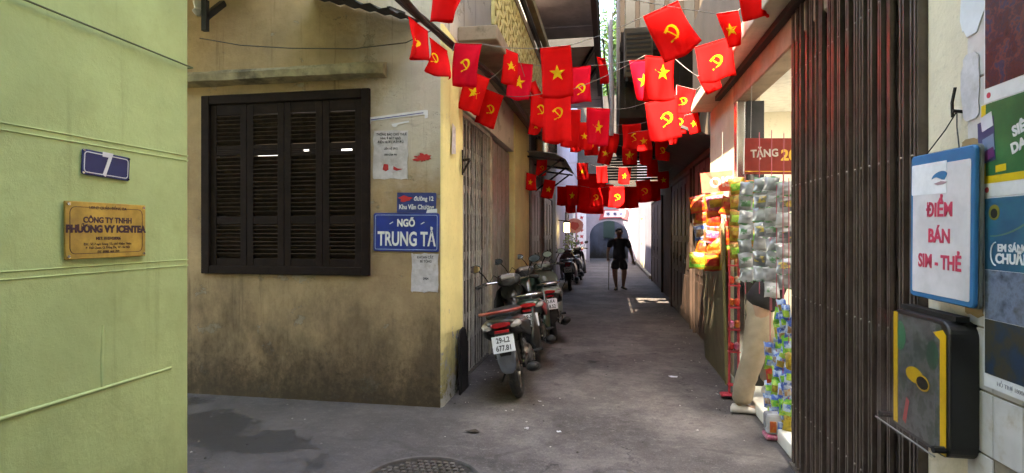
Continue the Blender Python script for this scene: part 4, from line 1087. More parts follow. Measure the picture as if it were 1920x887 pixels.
# posters
def art(name, stops, scale, stretch=None):
    g = NT(name); cr = g.n('ShaderNodeValToRGB'); els = cr.color_ramp.elements
    els[0].position = stops[0][0]; els[0].color = (*stops[0][1], 1); els[1].position = stops[-1][0]; els[1].color = (*stops[-1][1], 1)
    for p_, c_ in stops[1:-1]:
        e = els.new(p_); e.color = (*c_, 1)
    g.l(g.noise(scale, 5, .6, stretch=stretch), cr.inputs[0]); g.l(cr.outputs[0], g.b.inputs['Base Color']); g.set(Roughness=.35)
    return g.mat
XP = 1.163
def poster(label, z0, z1, y1=1.955, wd=.56):
    return empty('poster', None, label, 'poster', 'posters on the tiled wall', mat=frame(Vector((XP, y1 - wd / 2, (z0 + z1) / 2)), 'west')), wd, z1 - z0
M_PWHITE = plain('poster_white', (.72, .71, .74), .4)
o, w, h = poster('dark poster of a crowd under blue sky, topmost on the tiles', 1.905, 2.60)
part('sheet', MB().prism([(-w / 2, -h / 2), (w / 2, -h / 2), (w / 2, h / 2), (-w / 2, h / 2)], ident, 0, .002), M_PWHITE, o)
part('picture', MB().prism([(-w / 2 + .006, -h / 2 + .045), (w / 2, -h / 2 + .045), (w / 2, h / 2), (-w / 2 + .006, h / 2)], ident, .0021, .0026), art('crowd_print', [(.3, (.010, .010, .018)), (.42, (.075, .020, .020)), (.48, (.025, .022, .045)), (.56, (.14, .045, .03)), (.62, (.03, .04, .09)), (.7, (.02, .03, .08))], 22), o)
part('sky', MB().prism([(-w / 2 + .006, h * .02), (w / 2, h * .06), (w / 2, h / 2 - .001), (-w / 2 + .006, h / 2 - .001)], ident, .0027, .0031), art('blue_print', [(.3, (.02, .05, .16)), (.5, (.05, .10, .28)), (.7, (.10, .13, .25))], 8), o)
text('BURNING', .055, plain('grey_letters', (.35, .35, .33), .5), o, -w / 2 + .16, h * .155, .0033, bold=.002, sx=.85, rz=R(12))
part('mark', MB().cyl((-w / 2 + .022, -h / 2 + .022, .0021), (-w / 2 + .022, -h / 2 + .022, .003), .009, n=14), plain('small_red_mark', (.5, .03, .06), .5), o)
o, w, h = poster('green poster with yellow border and blue packs on the tiles', 1.612, 1.903)
part('sheet', MB().prism([(-w / 2 - .012, -h / 2), (w / 2, -h / 2), (w / 2, h / 2), (-w / 2 - .012, h / 2)], ident, 0, .0022), M_PWHITE, o)
part('border', MB().prism([(-w / 2 - .012, -h / 2 + .042), (w / 2, -h / 2 + .042), (w / 2, h / 2 - .002), (-w / 2 - .012, h / 2 - .002)], ident, .0023, .0028), plain('poster_yellow', (.75, .50, .02), .4), o)
part('picture', MB().prism([(-w / 2 + .010, -h / 2 + .065), (w / 2, -h / 2 + .065), (w / 2, h / 2 - .002), (-w / 2 + .010, h / 2 - .002)], ident, .0029, .0034), art('green_print', [(.3, (.012, .07, .03)), (.5, (.02, .13, .05)), (.7, (.05, .20, .07))], 5), o)
for k, (a_, b_, c_, d_, col) in enumerate(((-w / 2 - .02, -.045, .075, .135, (.05, .06, .16)), (-w / 2 - .005, .06, .05, .045, (.60, .62, .70)), (-w / 2 + .005, -.015, .05, .05, (.18, .25, .40)), (-w / 2 + .01, -.035, .045, .03, (.14, .03, .14)))):
    part('pack', MB().prism([(a_, b_), (a_ + c_, b_ + .012), (a_ + c_ - .008, b_ + d_ + .012), (a_ - .008, b_ + d_)], ident, .0035 + .0006 * k, .0040 + .0006 * k), plain('pack_%d' % k, col, .35), o)
text('SIÊU', .042, M_PWHITE, o, -w / 2 + .165, .045, .0036, bold=.002, rz=R(15))
text('DATA', .042, M_PWHITE, o, -w / 2 + .175, .0, .0036, bold=.002, rz=R(15))
part('tag', MB().prism([(-w / 2 + .055, -h / 2 + .072), (-w / 2 + .10, -h / 2 + .074), (-w / 2 + .10, -h / 2 + .095), (-w / 2 + .055, -h / 2 + .093)], ident, .0036, .004), plain('poster_yellow', (.75, .50, .02), .4), o)
part('mark', MB().cyl((-w / 2 + .014, -h / 2 + .022, .0023), (-w / 2 + .014, -h / 2 + .022, .003), .009, n=14), plain('small_red_mark', (.5, .03, .06), .5), o)
o, w, h = poster('blue poster lettered EM SÁNG CHUẨN with brown photo, lowest on the tiles', 1.022, 1.610)
part('sheet', MB().prism([(-w / 2, -h / 2), (w / 2, -h / 2), (w / 2, h / 2), (-w / 2, h / 2)], ident, 0, .002), M_PWHITE, o)
part('picture', MB().prism([(-w / 2 + .004, h * .12), (w / 2, h * .12), (w / 2, h / 2 - .003), (-w / 2 + .004, h / 2 - .003)], ident, .0021, .0026), art('deep_blue_print', [(.3, (.008, .05, .12)), (.5, (.015, .10, .20)), (.7, (.02, .16, .24))], 5), o)
part('picture', MB().prism([(-w / 2 + .004, -h * .14), (w / 2, -h * .14), (w / 2, h * .118), (-w / 2 + .004, h * .118)], ident, .0021, .0026), art('silver_print', [(.3, (.03, .04, .07)), (.5, (.16, .20, .30)), (.7, (.06, .06, .06))], 18), o)
part('picture', MB().prism([(-w / 2 + .004, -h * .43), (w / 2, -h * .43), (w / 2, -h * .142), (-w / 2 + .004, -h * .142)], ident, .0021, .0026), art('brown_blue_print', [(.3, (.010, .025, .06)), (.47, (.05, .042, .025)), (.54, (.02, .035, .06)), (.7, (.012, .05, .12))], 9), o)
part('roundel', MB().cyl((-w / 2 + .048, h * .42, .0027), (-w / 2 + .048, h * .42, .0034), .024, n=18), plain('roundel_ochre', (.20, .17, .02), .4), o)
part('roundel', MB().cyl((-w / 2 + .048, h * .415, .0035), (-w / 2 + .048, h * .415, .0039), .015, n=14), M_BLACKIRON, o)
arcp = [(-w / 2 + .03 + .30 * t, h * .30 + .16 * t ** 2) for t in [i / 12 for i in range(13)]]
part('swoosh', MB().prism(arcp + [(x, y - .004 - .006 * k / 12) for k, (x, y) in reversed(list(enumerate(arcp)))], ident, .0027, .0031), plain('swoosh_olive', (.10, .20, .16), .4), o)
text('EM SÁNG', .030, M_PWHITE, o, -w / 2 + .125, h * .235, .0028, bold=.0012, rz=R(0))
text('CHUẨN', .040, M_PWHITE, o, -w / 2 + .125, h * .18, .0028, bold=.0018)
border_pts = [(-w / 2 + .055 + .022 * math.cos(R(a)), h * .205 + .035 * math.sin(R(a))) for a in range(90, 275, 15)]
part('outline', MB().tube([(x, y, .003) for x, y in border_pts], .0022, 5), M_PWHITE, o)
text('HỖ TRỢ 18006601', .018, plain('grey_ink', (.25, .25, .3), .6), o, -w / 2 + .13, -h * .465, .0022)
# torn poster remains and a dark streak on the tile edge
for k, (yy, zz, ww, hh, m) in enumerate(((2.02, 2.28, .06, .26, M_WPAPER), (2.03, 1.98, .05, .22, M_PAPER), (2.0, 2.52, .05, .16, M_WPAPER), (2.01, 1.27, .05, .08, mat('ochre_scrap', (.36, .24, .12), .9)), (2.03, 1.78, .05, .06, mat('ochre_scrap', (.36, .24, .12), .9)))):
    rnd = random.Random(k + 40)
    pts = [(ww * (math.copysign(abs(math.cos(a)) ** .5, math.cos(a))) * rnd.uniform(.8, 1.1), hh / 2 * math.copysign(abs(math.sin(a)) ** .5, math.sin(a)) * rnd.uniform(.85, 1.08)) for a in [6.283 * i / 18 for i in range(18)]]
    o = empty('paper_scrap', None, ('white torn poster scrap beside the crowd poster', 'grey torn paper scrap beside the green poster', 'white paper scrap at the top of the tile edge', 'ochre peeled scrap on tiles beside the lowest poster', 'ochre peeled scrap behind the hanging board corner')[k], 'scrap',
              'torn scraps on the tile edge', mat=frame(Vector((1.1668, yy, zz)), 'west'))
    part('sheet', MB().prism(pts, ident, 0, .0015), m, o)

# ================================================================== manhole, litter, dark leaning sheet
mh = empty('manhole_cover', (-1.1, 3.12, 0), 'round cast iron manhole cover with raised studs in the ground', 'manhole')
M_IRON = mat('worn_cast_iron', (.13, .11, .10), .55, .4, 12, metal=.3, bump=.2, dirt=(.04, .035, .03), dirt_amt=.8, dscale=9)
part('ring', MB().tube([(-1.1 + .37 * math.cos(6.2832 * i / 40), 3.12 + .37 * math.sin(6.2832 * i / 40), .006) for i in range(41)], .022, 6), mat('manhole_ring', (.09, .075, .07), .7, .4, 10), mh, smooth=60)
part('lid', MB().tube([(-1.1, 3.12, .001), (-1.1, 3.12, .010)], [.345, .343], 36), mat('lid_iron', (.045, .038, .036), .7, .4, 10, metal=.2), mh)
stud = MB().tube([(0, 0, .0), (0, 0, .012)], [.022, .018], 4).mesh('stud'); stud.materials.append(M_IRON)
for i in range(-7, 8):
    for j in range(-7, 8):
        x, y = i * .044 + (j % 2) * .022, j * .042
        if math.hypot(x, y) < .315:
            inst('stud', stud, mh, (x, y, .0095), rot=(0, 0, R(45)))
def scrap(label, px, py, w, m, seed):
    p = at(px, py, 1545.0 / (py - 437)); rnd = random.Random(seed)
    b = MB(); n = 9
    pts = [Vector((w * math.cos(6.283 * i / n) * rnd.uniform(.7, 1.1), w * .55 * math.sin(6.283 * i / n) * rnd.uniform(.7, 1.1), .006 + rnd.uniform(0, .012))) for i in range(n)]
    top = [p_ + Vector((0, 0, .002)) for p_ in pts]
    b.add([Vector((0, 0, .012))] + pts + [Vector((0, 0, .015))] + top, [(0, 1 + (i + 1) % n, 1 + i) for i in range(n)] + [(n + 1, n + 2 + i, n + 2 + (i + 1) % n) for i in range(n)])
    b.v = [v_ + Vector((p.x, p.y, 0)) for v_ in b.v]
    o = part('litter', b, m); tag(o, label, 'litter', 'litter on the lane')
scrap('crumpled white paper on the lane near the shop step', 1263, 708, .055, M_WPAPER, 1)
scrap('tiny white paper bit on the lane centre', 1048, 812, .018, M_WPAPER, 2)
scrap('tiny pale scrap on the ground right of the parked motorbike', 1012, 755, .018, M_WPAPER, 3)
scrap('dark flattened leaf on the ground in front of the pier', 887, 811, .06, mat('dry_leaf', (.05, .035, .025), .9), 4)
scrap('small pale scrap on the ground left of lane centre', 987, 806, .02, M_PAPER, 5)
scrap('dark oily rag flattened in mid lane', 1113, 680, .08, mat('dark_rag', (.04, .035, .035), .9), 6)
rb = empty('dark_sheet', (-1.28, 4.98, 0), 'dark round-topped sheet set against the yellow pier foot', 'ramp')  # dark sheet with a rounded top, close against the pier
rp = [(-.2, 0), (.2, 0), (.2, .50), (.15, .60), (.05, .635), (-.10, .62), (-.18, .56), (-.2, .46)]
part('sheet', MB().prism(rp, lambda a, b_, c_: (-1.352 - .03 * b_ + c_, 5.06 + a * .75, b_ * .95), -.008, .008), mat('pier_foot_dark', (.03, .026, .026), .8, .3, 6, spec=.2), rb, bevel=.004)
part('rib', MB().bar((-1.338, 4.925, .02), (-1.352, 4.925, .44), .02, .008, up=(0, 1, 0)), M_BLACKIRON, rb)
gr = MB(); rnd = random.Random(77)
for k in range(420):
    if k < 260:
        x = rnd.choice((-1, 1)) * abs(rnd.gauss(0, .16)); x = (-1.36 + abs(x)) if rnd.random() < .5 else (1.12 - abs(x)); y = rnd.uniform(4.6, 12)
    else: x, y = rnd.uniform(-3.2, 1.1), rnd.uniform(2.6, 8)
    if x < -1.36 and y > 4.45: continue
    r_ = rnd.uniform(.004, .012)
    gr.add([(x - r_, y, .001), (x + r_ * .3, y - r_, .001), (x + r_, y + r_ * .5, .001), (x, y + r_ * .2, .001 + r_ * .7)], [(0, 1, 3), (1, 2, 3), (2, 0, 3), (0, 2, 1)], m=k % 3)
tag(part('grit', gr, [mat('grit_grey', (.16, .145, .135), .9), mat('grit_dark', (.04, .035, .03), .9), mat('grit_pale', (.38, .35, .32), .9)]), 'scattered grit and crumbs along the lane', 'grit', kind='stuff')
# hinge bracket on the pier
hb = empty('iron_bracket', (-1.38, 5.02, 2.1), 'small black iron bracket on the yellow pier', 'bracket')
part('plate', MB().box(-1.392, -1.38, 5.12, 5.15, 2.06, 2.30), M_BLACKIRON, hb)
part('arm', MB().bar((-1.385, 5.135, 2.20), (-1.30, 5.06, 2.20), .02, .02), M_BLACKIRON, hb)
part('brace', MB().bar((-1.385, 5.135, 2.08), (-1.30, 5.07, 2.19), .015, .015), M_BLACKIRON, hb)
o = empty('paper_scrap', None, 'white paper scrap pasted on the yellow pier face', 'scrap', mat=frame(on_x(851, 262, -1.386), 'east'))
part('sheet', MB().prism([(-.07, -.14), (.06, -.12), (.05, .12), (-.05, .14)], ident, 0, .002), M_PAPER, o)
# plastic step at the kerb
# ================================================================== cables
cb = empty('cable_bundle', (-1.4, 4.5, 3.2), 'thick bundle of black cables sweeping over the house corner', 'cables')
for k in range(9):
    rnd = random.Random(k)
    j = lambda s_: Vector((rnd.uniform(-s_, s_), rnd.uniform(-s_, s_) * .4, rnd.uniform(-s_, s_)))
    A = [Vector((-1.99, 2.0, 4.1)) + j(.05), Vector((-1.80, 2.9, 3.55)) + j(.05), Vector((-1.52, 3.8, 3.24)) + j(.035), Vector((-1.41, 4.3, 3.17)) + j(.03),
         Vector((-1.30, 4.85, 3.12)) + j(.03), Vector((-1.22, 5.6, 3.18)) + j(.03), Vector((-1.2, 7.5, 3.22)) + j(.03), Vector((-1.25, 9.7, 3.2)) + j(.03)]
    pts = []
    for i in range(len(A) - 1):
        for q in range(4): pts.append(A[i].lerp(A[i + 1], q / 4))
    pts.append(A[-1])
    for _ in range(2): pts = [pts[0]] + [(pts[i - 1] + pts[i] * 2 + pts[i + 1]) / 4 for i in range(1, len(pts) - 1)] + [pts[-1]]
    part('cable', MB().tube(pts, (.012, .009, .016, .008, .01, .007, .013, .008, .01)[k], 6), plain('cable_%d' % (k % 3), ((.02, .02, .021), (.05, .042, .036), (.03, .028, .03))[k % 3], .5), cb, smooth=60)
tag(part('wall_wire', MB().tube([(-3.72, 4.50, 3.30), (-3.3, 4.50, 3.21), (-2.8, 4.49, 3.15), (-2.2, 4.49, 3.11), (-1.7, 4.45, 3.12), (-1.43, 4.3, 3.15)], .005, 5), plain('cable_1', (.05, .042, .036), .5)), 'thin dark wire sagging across the wall above the window', 'wire')
tag(part('wall_wire', MB().tube([(-1.985, -2, 2.305), (-1.985, .6, 2.30), (-1.985, 1.6, 2.305), (-1.985, 2.355, 2.30), (-2.2, 2.37, 2.31)], .004, 5), plain('cable_green', (.10, .12, .04), .6)), 'thin painted wire running along the green wall top', 'wire')
ins = empty('insulator_bracket', (-3.5, 4.5, 3.5), 'dark iron bracket with insulator at the top left of the yellow wall', 'bracket')
part('arm', MB().bar((-3.50, 4.53, 3.62), (-3.50, 4.30, 3.40), .05, .05).bar((-3.50, 4.30, 3.55), (-3.50, 4.30, 3.28), .05, .04, up=(0, 1, 0)), M_BLACKIRON, ins)
part('insulator', MB().tube([(-3.57, 4.3, 3.42), (-3.57, 4.3, 3.46), (-3.57, 4.3, 3.48), (-3.57, 4.3, 3.54)], [.02, .05, .03, .045], 10), plain('porcelain', (.35, .33, .3), .3), ins, smooth=40)
for k, pts in enumerate(([(.02, 8.2, 5.2), (.03, 8.2, 4.2), (.05, 8.25, 3.4), (.04, 8.3, 2.95)], [(-.1, 10, 5), (-.02, 10.4, 4.2), (.05, 10.5, 3.6)])):
    tag(part('hanging_cable', MB().tube(pts, .035 if k == 0 else .015, 7), plain('pale_conduit', (.32, .32, .38), .4) if k == 0 else plain('cable_0', (.02, .02, .021), .5), smooth=60),
        'pale conduit hanging in the gap by the dark balcony' if k == 0 else 'dark cable dangling in front of the tree gap', 'cable')
# ================================================================== motorbikes
def ell(mb, c, rx, ry, rz, n=12, k=8, m=0):
    c = Vector(c); rings = []
    for j in range(1, k):
        a = math.pi * j / k
        rings.append([c + Vector((rx * math.sin(a) * math.cos(6.2832 * i / n), ry * math.sin(a) * math.sin(6.2832 * i / n), -rz * math.cos(a))) for i in range(n)])
    return mb.loft(rings, m)
def sec(y, cz, hw, hh, cx=0, n=16, p=2.6, dz=0):
    pts = []
    for i in range(n):
        a = 2 * math.pi * i / n
        ca, sa = math.cos(a), math.sin(a)
        pts.append(Vector((cx + hw * math.copysign(abs(ca) ** (2 / p), ca), y + dz * sa, cz + hh * math.copysign(abs(sa) ** (2 / p), sa))))
    return pts
M_TYRE = mat('tyre_rubber', (.022, .021, .021), .8, .3, 20, bump=.3, bscale=120, dirt=(.10, .09, .08), dirt_amt=.6, dscale=8)
M_ALLOY = mat('dull_alloy', (.24, .23, .22), .45, .25, 12, metal=.8, bump=.05, dirt=(.10, .08, .07), dirt_amt=.6)
M_VINYL = mat('black_vinyl', (.015, .014, .015), .6, .2, 10, bump=.15, bscale=200)
M_BPLASTIC = mat('grey_black_plastic', (.022, .022, .023), .55, .25, 8, bump=.1, spec=.25, dirt=(.06, .053, .05), dirt_amt=.5, dscale=6)
M_REDLENS = plain('red_lens', (.42, .012, .015), .15, coat=.6)
M_CLEARLENS = plain('clear_lens', (.30, .27, .25), .15, coat=.6)
M_CHROME = mat('chrome', (.7, .7, .7), .12, .08, 8, metal=1, bump=0)
M_MIRROR = mat('mirror_glass', (.75, .77, .8), .04, .03, 4, metal=1, bump=0)
M_NPLATE = plain('plate_white', (.72, .72, .76), .4)
def motorbike(label, loc, heading, lean, body, accent, rail, plate_txt=None, group='motorbikes parked along the left wall', fender=M_BPLASTIC, sticker=None, scooter=False, steer=0):
    root = empty('motorbike', None, label, 'motorbike', group, mat=Matrix.Translation(loc) @ Matrix.Rotation(R(heading), 4, 'Z') @ Matrix.Rotation(R(-lean), 4, 'Y'))
    RA, FA, AX = 0.0, 1.22, .285
    for nm, y in (('rear_wheel', RA), ('front_wheel', FA)):
        w = part(nm, MB().tube([(-.05, y, AX), (.05, y, AX)], .055, 14), M_ALLOY, root, smooth=40)
        part('tyre', MB().torus((0, y, AX), (1, 0, 0), .242, .043, 36, 12, sq=1.05), M_TYRE, w, smooth=70)
        part('rim', MB().torus((0, y, AX), (1, 0, 0), .203, .017, 32, 8, sq=1.6), M_ALLOY, w, smooth=60)
        sp_ = MB()
        for i in range(6):
            a = 6.2832 * i / 6
            sp_.bar((0, y + .05 * math.cos(a), AX + .05 * math.sin(a)), (0, y + .195 * math.cos(a), AX + .195 * math.sin(a)), .03, .022, up=(1, 0, 0))
        part('spokes', sp_, M_ALLOY, w, bevel=.004)
        part('axle_nut', MB().cyl((-.085, y, AX), (.085, y, AX), .014, n=8), M_CHROME, w)
    # tail and side fairing
    part('tail_fairing', MB().loft([sec(-.42, .745, .05, .022), sec(-.40, .742, .085, .042), sec(-.33, .73, .118, .062), sec(-.18, .70, .135, .085), sec(.05, .66, .142, .105), sec(.28, .61, .138, .115), sec(.46, .55, .11, .11), sec(.56, .50, .075, .09)]), body, root, smooth=50)
    for sx in (-1, 1):
        part('side_panel', MB().loft([sec(-.30, .70, .012, .022, sx * .118), sec(-.15, .655, .016, .055, sx * .138), sec(.12, .60, .016, .075, sx * .146), sec(.36, .54, .014, .06, sx * .132), sec(.46, .50, .008, .03, sx * .115)]), accent, root, smooth=50)
        part('stripe', MB().tube([(sx * .125, -.30, .735), (sx * .148, -.05, .70), (sx * .158, .20, .64), (sx * .142, .42, .57)], [.005, .008, .008, .004], 6), M_CHROME, root, smooth=60)
    part('seat', MB().loft([sec(-.30, .795, .075, .018), sec(-.26, .80, .105, .035), sec(-.05, .80, .122, .042), sec(.15, .78, .12, .04), sec(.30, .765, .105, .042), sec(.48, .755, .075, .035), sec(.56, .75, .04, .02)]), M_VINYL, root, smooth=50)
    part('grab_rail', MB().tube([(-.105, -.02, .79), (-.135, -.20, .825), (-.125, -.36, .84), (-.07, -.43, .845), (.07, -.43, .845), (.125, -.36, .84), (.135, -.20, .825), (.105, -.02, .79)], [.010, .013, .014, .014, .014, .014, .013, .010], 8), rail, root, smooth=60)
    part('tail_light', MB().loft([sec(-.425, .735, .055, .018), sec(-.41, .735, .068, .028), sec(-.37, .735, .075, .035)]), M_REDLENS, root, smooth=50)
    for sx in (-1, 1):
        part('indicator', MB().loft([sec(-.405, .715, .02, .014, sx * .088), sec(-.385, .718, .036, .026, sx * .092), sec(-.33, .72, .04, .032, sx * .098)]), M_CLEARLENS, root, smooth=50)
    part('reflector', MB().box(-.05, .05, -.415, -.40, .665, .69), M_REDLENS, root, bevel=.004)
    # plate carrier, plate, mudguard
    part('plate_carrier', MB().loft([sec(-.28, .68, .06, .03), sec(-.36, .66, .055, .03), sec(-.395, .58, .045, .06), sec(-.40, .50, .04, .05)]), M_BPLASTIC, root, smooth=50)
    npm = MB().obox((0, -.425, .575), (.095, 0, 0), (0, -.0016, .0005), (0, .018, .068))
    npl = part('number_plate', npm, M_NPLATE, root, bevel=.001)
    if plate_txt:
        for t_, zz in ((plate_txt[0], .606), (plate_txt[1], .542)):
            tx = text(t_, .062, M_INK, npl, 0, -.4287 + (zz - .575) * .26, zz, bold=.0014, sx=.82)
            tx.rotation_euler = (R(90) - math.atan2(.018, .068), 0, 0)
    part('mudguard', MB().loft([sec(-.30, .56, .062, .02), sec(-.375, .50, .066, .035), sec(-.40, .43, .062, .04), sec(-.405, .36, .052, .035), sec(-.40, .325, .03, .012)]), fender, root, smooth=50)
    part('inner_guard', MB().loft([[Vector((x, .34 * math.cos(R(a)) * 1.0, AX + .34 * math.sin(R(a)))) for x, a in ((-.065, a_), (.065, a_))] + [Vector((x, .33 * math.cos(R(a_)), AX + .33 * math.sin(R(a_)))) for x in (.065, -.065)] for a_ in range(60, 165, 12)]), M_BPLASTIC, root)
    # swing arm, shocks, engine, exhaust
    for sx in (-1, 1):
        part('swing_arm', MB().bar((sx * .075, -.03, AX), (sx * .085, .46, .30), .022, .045), M_BPLASTIC, root, bevel=.005)
        part('shock_spring', MB().tube([(sx * .098, .0 + .1 * t, AX + .04 + .30 * t) for t in [i / 14 for i in range(15)]], [.024 if i % 2 else .017 for i in range(15)], 8), M_BPLASTIC, root)
        part('shock_rod', MB().cyl((sx * .098, .0, AX), (sx * .098, .115, .66), .012, n=8), M_CHROME, root)
        part('fork', MB().tube([(sx * .072, 1.22, AX), (sx * .072, 1.11, .55), (sx * .072, 1.03, .80)], [.024, .022, .018], 10), M_ALLOY, root, smooth=60)
        part('foot_peg', MB().cyl((sx * .10, .58, .27), (sx * .25, .58, .28), .016, n=8), M_TYRE, root)
    part('engine', MB().loft([sec(.30, .31, .08, .07), sec(.34, .31, .105, .095), sec(.52, .30, .108, .10), sec(.60, .31, .08, .075), sec(.72, .34, .065, .06), sec(.78, .35, .055, .05)]), M_ALLOY, root, smooth=45)
    part('clutch_cover', MB().tube([(.10, .42, .30), (.135, .42, .30), (.15, .42, .30)], [.088, .085, .06], 18), M_ALLOY, root, smooth=40)
    part('kick_lever', MB().tube([(.155, .42, .32), (.17, .35, .30), (.175, .22, .26)], .009, 6), M_CHROME, root)
    part('exhaust_pipe', MB().tube([(.05, .76, .32), (.09, .74, .22), (.12, .55, .17), (.135, .25, .19), (.14, .10, .22)], .018, 8), M_CHROME, root, smooth=60)
    part('muffler', MB().tube([(.14, .12, .22), (.145, .06, .235), (.15, -.25, .31), (.152, -.32, .327), (.152, -.34, .332)], [.02, .042, .045, .040, .02], 14), M_BPLASTIC, root, smooth=50)
    part('heat_shield', MB().tube([(.19, .02, .255), (.196, -.18, .30)], [.022, .022], 8), M_CHROME, root, smooth=50)
    part('side_stand', MB().tube([(-.09, .52, .24), (-.20, .48, .06), (-.22, .46, .02)], .011, 6), M_BLACKIRON, root)
    part('chain_case', MB().loft([sec(-.06, AX, .012, .05, -.085), sec(.1, AX + .01, .014, .055, -.09), sec(.42, .30, .014, .05, -.095)]), M_BPLASTIC, root, smooth=45)
    # tunnel, leg shields, steering head
    part('tunnel', MB().loft([sec(.50, .52, .06, .10), sec(.66, .47, .06, .09), sec(.82, .55, .065, .11), sec(.94, .72, .065, .14), sec(.99, .88, .06, .09)]), body, root, smooth=50)
    for sx in (-1, 1):
        rings = []
        for (yy, z0, z1, x) in ((.64, .26, .34, .13), (.72, .22, .46, .155), (.84, .27, .66, .175), (.94, .40, .80, .17), (1.02, .56, .90, .14), (1.06, .70, .94, .10)):
            rings.append([Vector((sx * (x - .012), yy, z0)), Vector((sx * x, yy, z0)), Vector((sx * (x + .012), yy, (z0 + z1) / 2)), Vector((sx * (x - .01), yy, z1)), Vector((sx * (x - .025), yy, z1)), Vector((sx * (x - .008), yy, (z0 + z1) / 2))])
        part('leg_shield', MB().loft(rings), body, root, smooth=50)
    part('front_cowl', MB().loft([sec(.96, .88, .11, .09), sec(1.05, .84, .13, .12), sec(1.11, .80, .10, .11), sec(1.15, .76, .05, .06)]), body, root, smooth=50)
    if scooter:
        part('apron', MB().loft([sec(.93, .80, .22, .10), sec(.98, .62, .24, .22), sec(1.04, .56, .20, .20), sec(1.08, .56, .10, .12)]), body, root, smooth=50)
    # bars
    part('headlight_cowl', MB().loft([sec(.86, .985, .07, .035), sec(.90, 1.0, .125, .055), sec(.98, 1.0, .135, .07), sec(1.06, .985, .105, .065), sec(1.10, .97, .05, .035)]), M_BPLASTIC if not scooter else body, root, smooth=50)
    part('headlight', MB().loft([sec(1.05, .985, .095, .055), sec(1.095, .975, .06, .04), sec(1.115, .97, .02, .015)]), M_CLEARLENS, root, smooth=50)
    part('instrument', MB().obox((0, .90, 1.045), (.075, 0, 0), (0, .035, .018), (0, -.008, .016)), M_CLEARLENS, root, bevel=.008)
    part('handlebar', MB().tube([(-.34, .80, .99), (-.24, .86, 1.01), (-.10, .93, 1.0), (.10, .93, 1.0), (.24, .86, 1.01), (.34, .80, .99)], .012, 8), M_CHROME, root, smooth=60)
    for sx in (-1, 1):
        part('grip', MB().tube([(sx * .345, .797, .99), (sx * .24, .858, 1.01)], .019, 10), M_TYRE, root, smooth=60)
        part('brake_lever', MB().tube([(sx * .22, .90, 1.0), (sx * .29, .885, .985), (sx * .35, .845, .97)], [.01, .007, .006], 6), M_CHROME, root)
        part('mirror_stalk', MB().tube([(sx * .21, .88, 1.01), (sx * .25, .87, 1.10), (sx * .30, .85, 1.17)], .007, 6), M_BLACKIRON, root)
        mb = MB(); ell(mb, (0, 0, 0), .065, .016, .042)
        mb.v = [Vector((sx * .325, .85, 1.19)) + v_ for v_ in mb.v]
        mr = part('mirror', mb, M_BPLASTIC, root, smooth=60)
        part('mirror_glass', MB().prism([(sx * .325 + .056 * math.cos(6.2832 * i / 14), 1.19 + .035 * math.sin(6.2832 * i / 14)) for i in range(14)], lambda a, b_, c_: (a, c_, b_), .833, .8365), M_MIRROR, mr)
    rings = []
    for a in range(20, 150, 12):
        c_, s_ = math.cos(R(a)), math.sin(R(a))
        rings.append([Vector((x, FA + (r_) * c_, AX + r_ * s_)) for x, r_ in ((-.062, .30), (-.05, .325), (0, .338), (.05, .325), (.062, .30), (.05, .31), (0, .322), (-.05, .31))])
    part('front_fender', MB().loft(rings), body, root, smooth=50)
    for sx in (-1, 1):
        part('control_cable', MB().tube([(sx * .22, .89, 1.0), (sx * .16, .99, 1.08), (sx * .06, 1.04, .98), (sx * .05, 1.02, .85)], .005, 5), M_BLACKIRON, root)
    if sticker: sticker(root)
    for o_ in root.children:              # the rear half is broad
        if o_.name.split('.')[0] in ('tail_fairing', 'side_panel', 'stripe', 'seat', 'grab_rail', 'tail_light', 'indicator', 'reflector', 'mudguard', 'plate_carrier', 'engine', 'muffler', 'swing_arm', 'leg_shield'):
            o_.scale.x = 1.28
    return root
P_BLACK = mat('bike_black_paint', (.014, .015, .015), .3, .15, 4, bump=0, coat=.25, spec=.3, dirt=(.06, .055, .05), dirt_amt=.35)
P_GREEN = mat('bike_dark_green', (.02, .05, .035), .3, .15, 4, bump=0, coat=.6)
P_GREYGREEN = mat('bike_grey_green', (.20, .235, .20), .35, .12, 4, bump=0, coat=.5, dirt=(.1, .1, .085), dirt_amt=.4)
P_RED = mat('bike_red', (.38, .015, .012), .3, .15, 4, bump=0, coat=.6)
P_ORANGE = mat('bike_orange_rail', (.26, .03, .018), .4, .2, 6, bump=0, coat=.3)
P_MAROON = mat('bike_maroon', (.07, .02, .022), .3, .15, 4, bump=0, coat=.6)
P_GREYFEND = mat('worn_grey_mudguard', (.10, .105, .13), .55, .25, 9, bump=.1, dirt=(.08, .075, .07), dirt_amt=.5)
motorbike('black motorbike with orange-red rail and plate 29-L2, nearest on the left', (-.80, 4.98, 0), 5, 11, P_BLACK, P_BLACK, P_ORANGE, ('29-L2', '677.81'), fender=P_GREYFEND)
def red_badge(root):
    part('badge', MB().box(-.055, .055, -.428, -.424, .71, .76), plain('badge_pale', (.6, .5, .5), .5), root)
motorbike('dark green motorbike with big red tail light, second from the front', (-.80, 6.25, 0), 8, 9, P_GREEN, P_RED, M_CHROME, ('29-F1', '346.20'))
def blue_label(root):
    part('label', MB().tube([(.21, .985, .70), (.225, .985, .70)], [.07, .068], 18), plain('blue_label', (.02, .09, .36), .4), root)
motorbike('grey-green scooter with blue round label, third along the left wall', (-.74, 7.6, 0), 9, 8, P_GREYGREEN, P_GREYGREEN, M_CHROME, ('30-K4', '118.52'), sticker=blue_label, scooter=True)
motorbike('maroon scooter with white plate parked far down the left wall', (-.98, 14.35, 0), 4, 6, P_MAROON, P_MAROON, M_CHROME, ('29-H1', '552.09'), scooter=True)
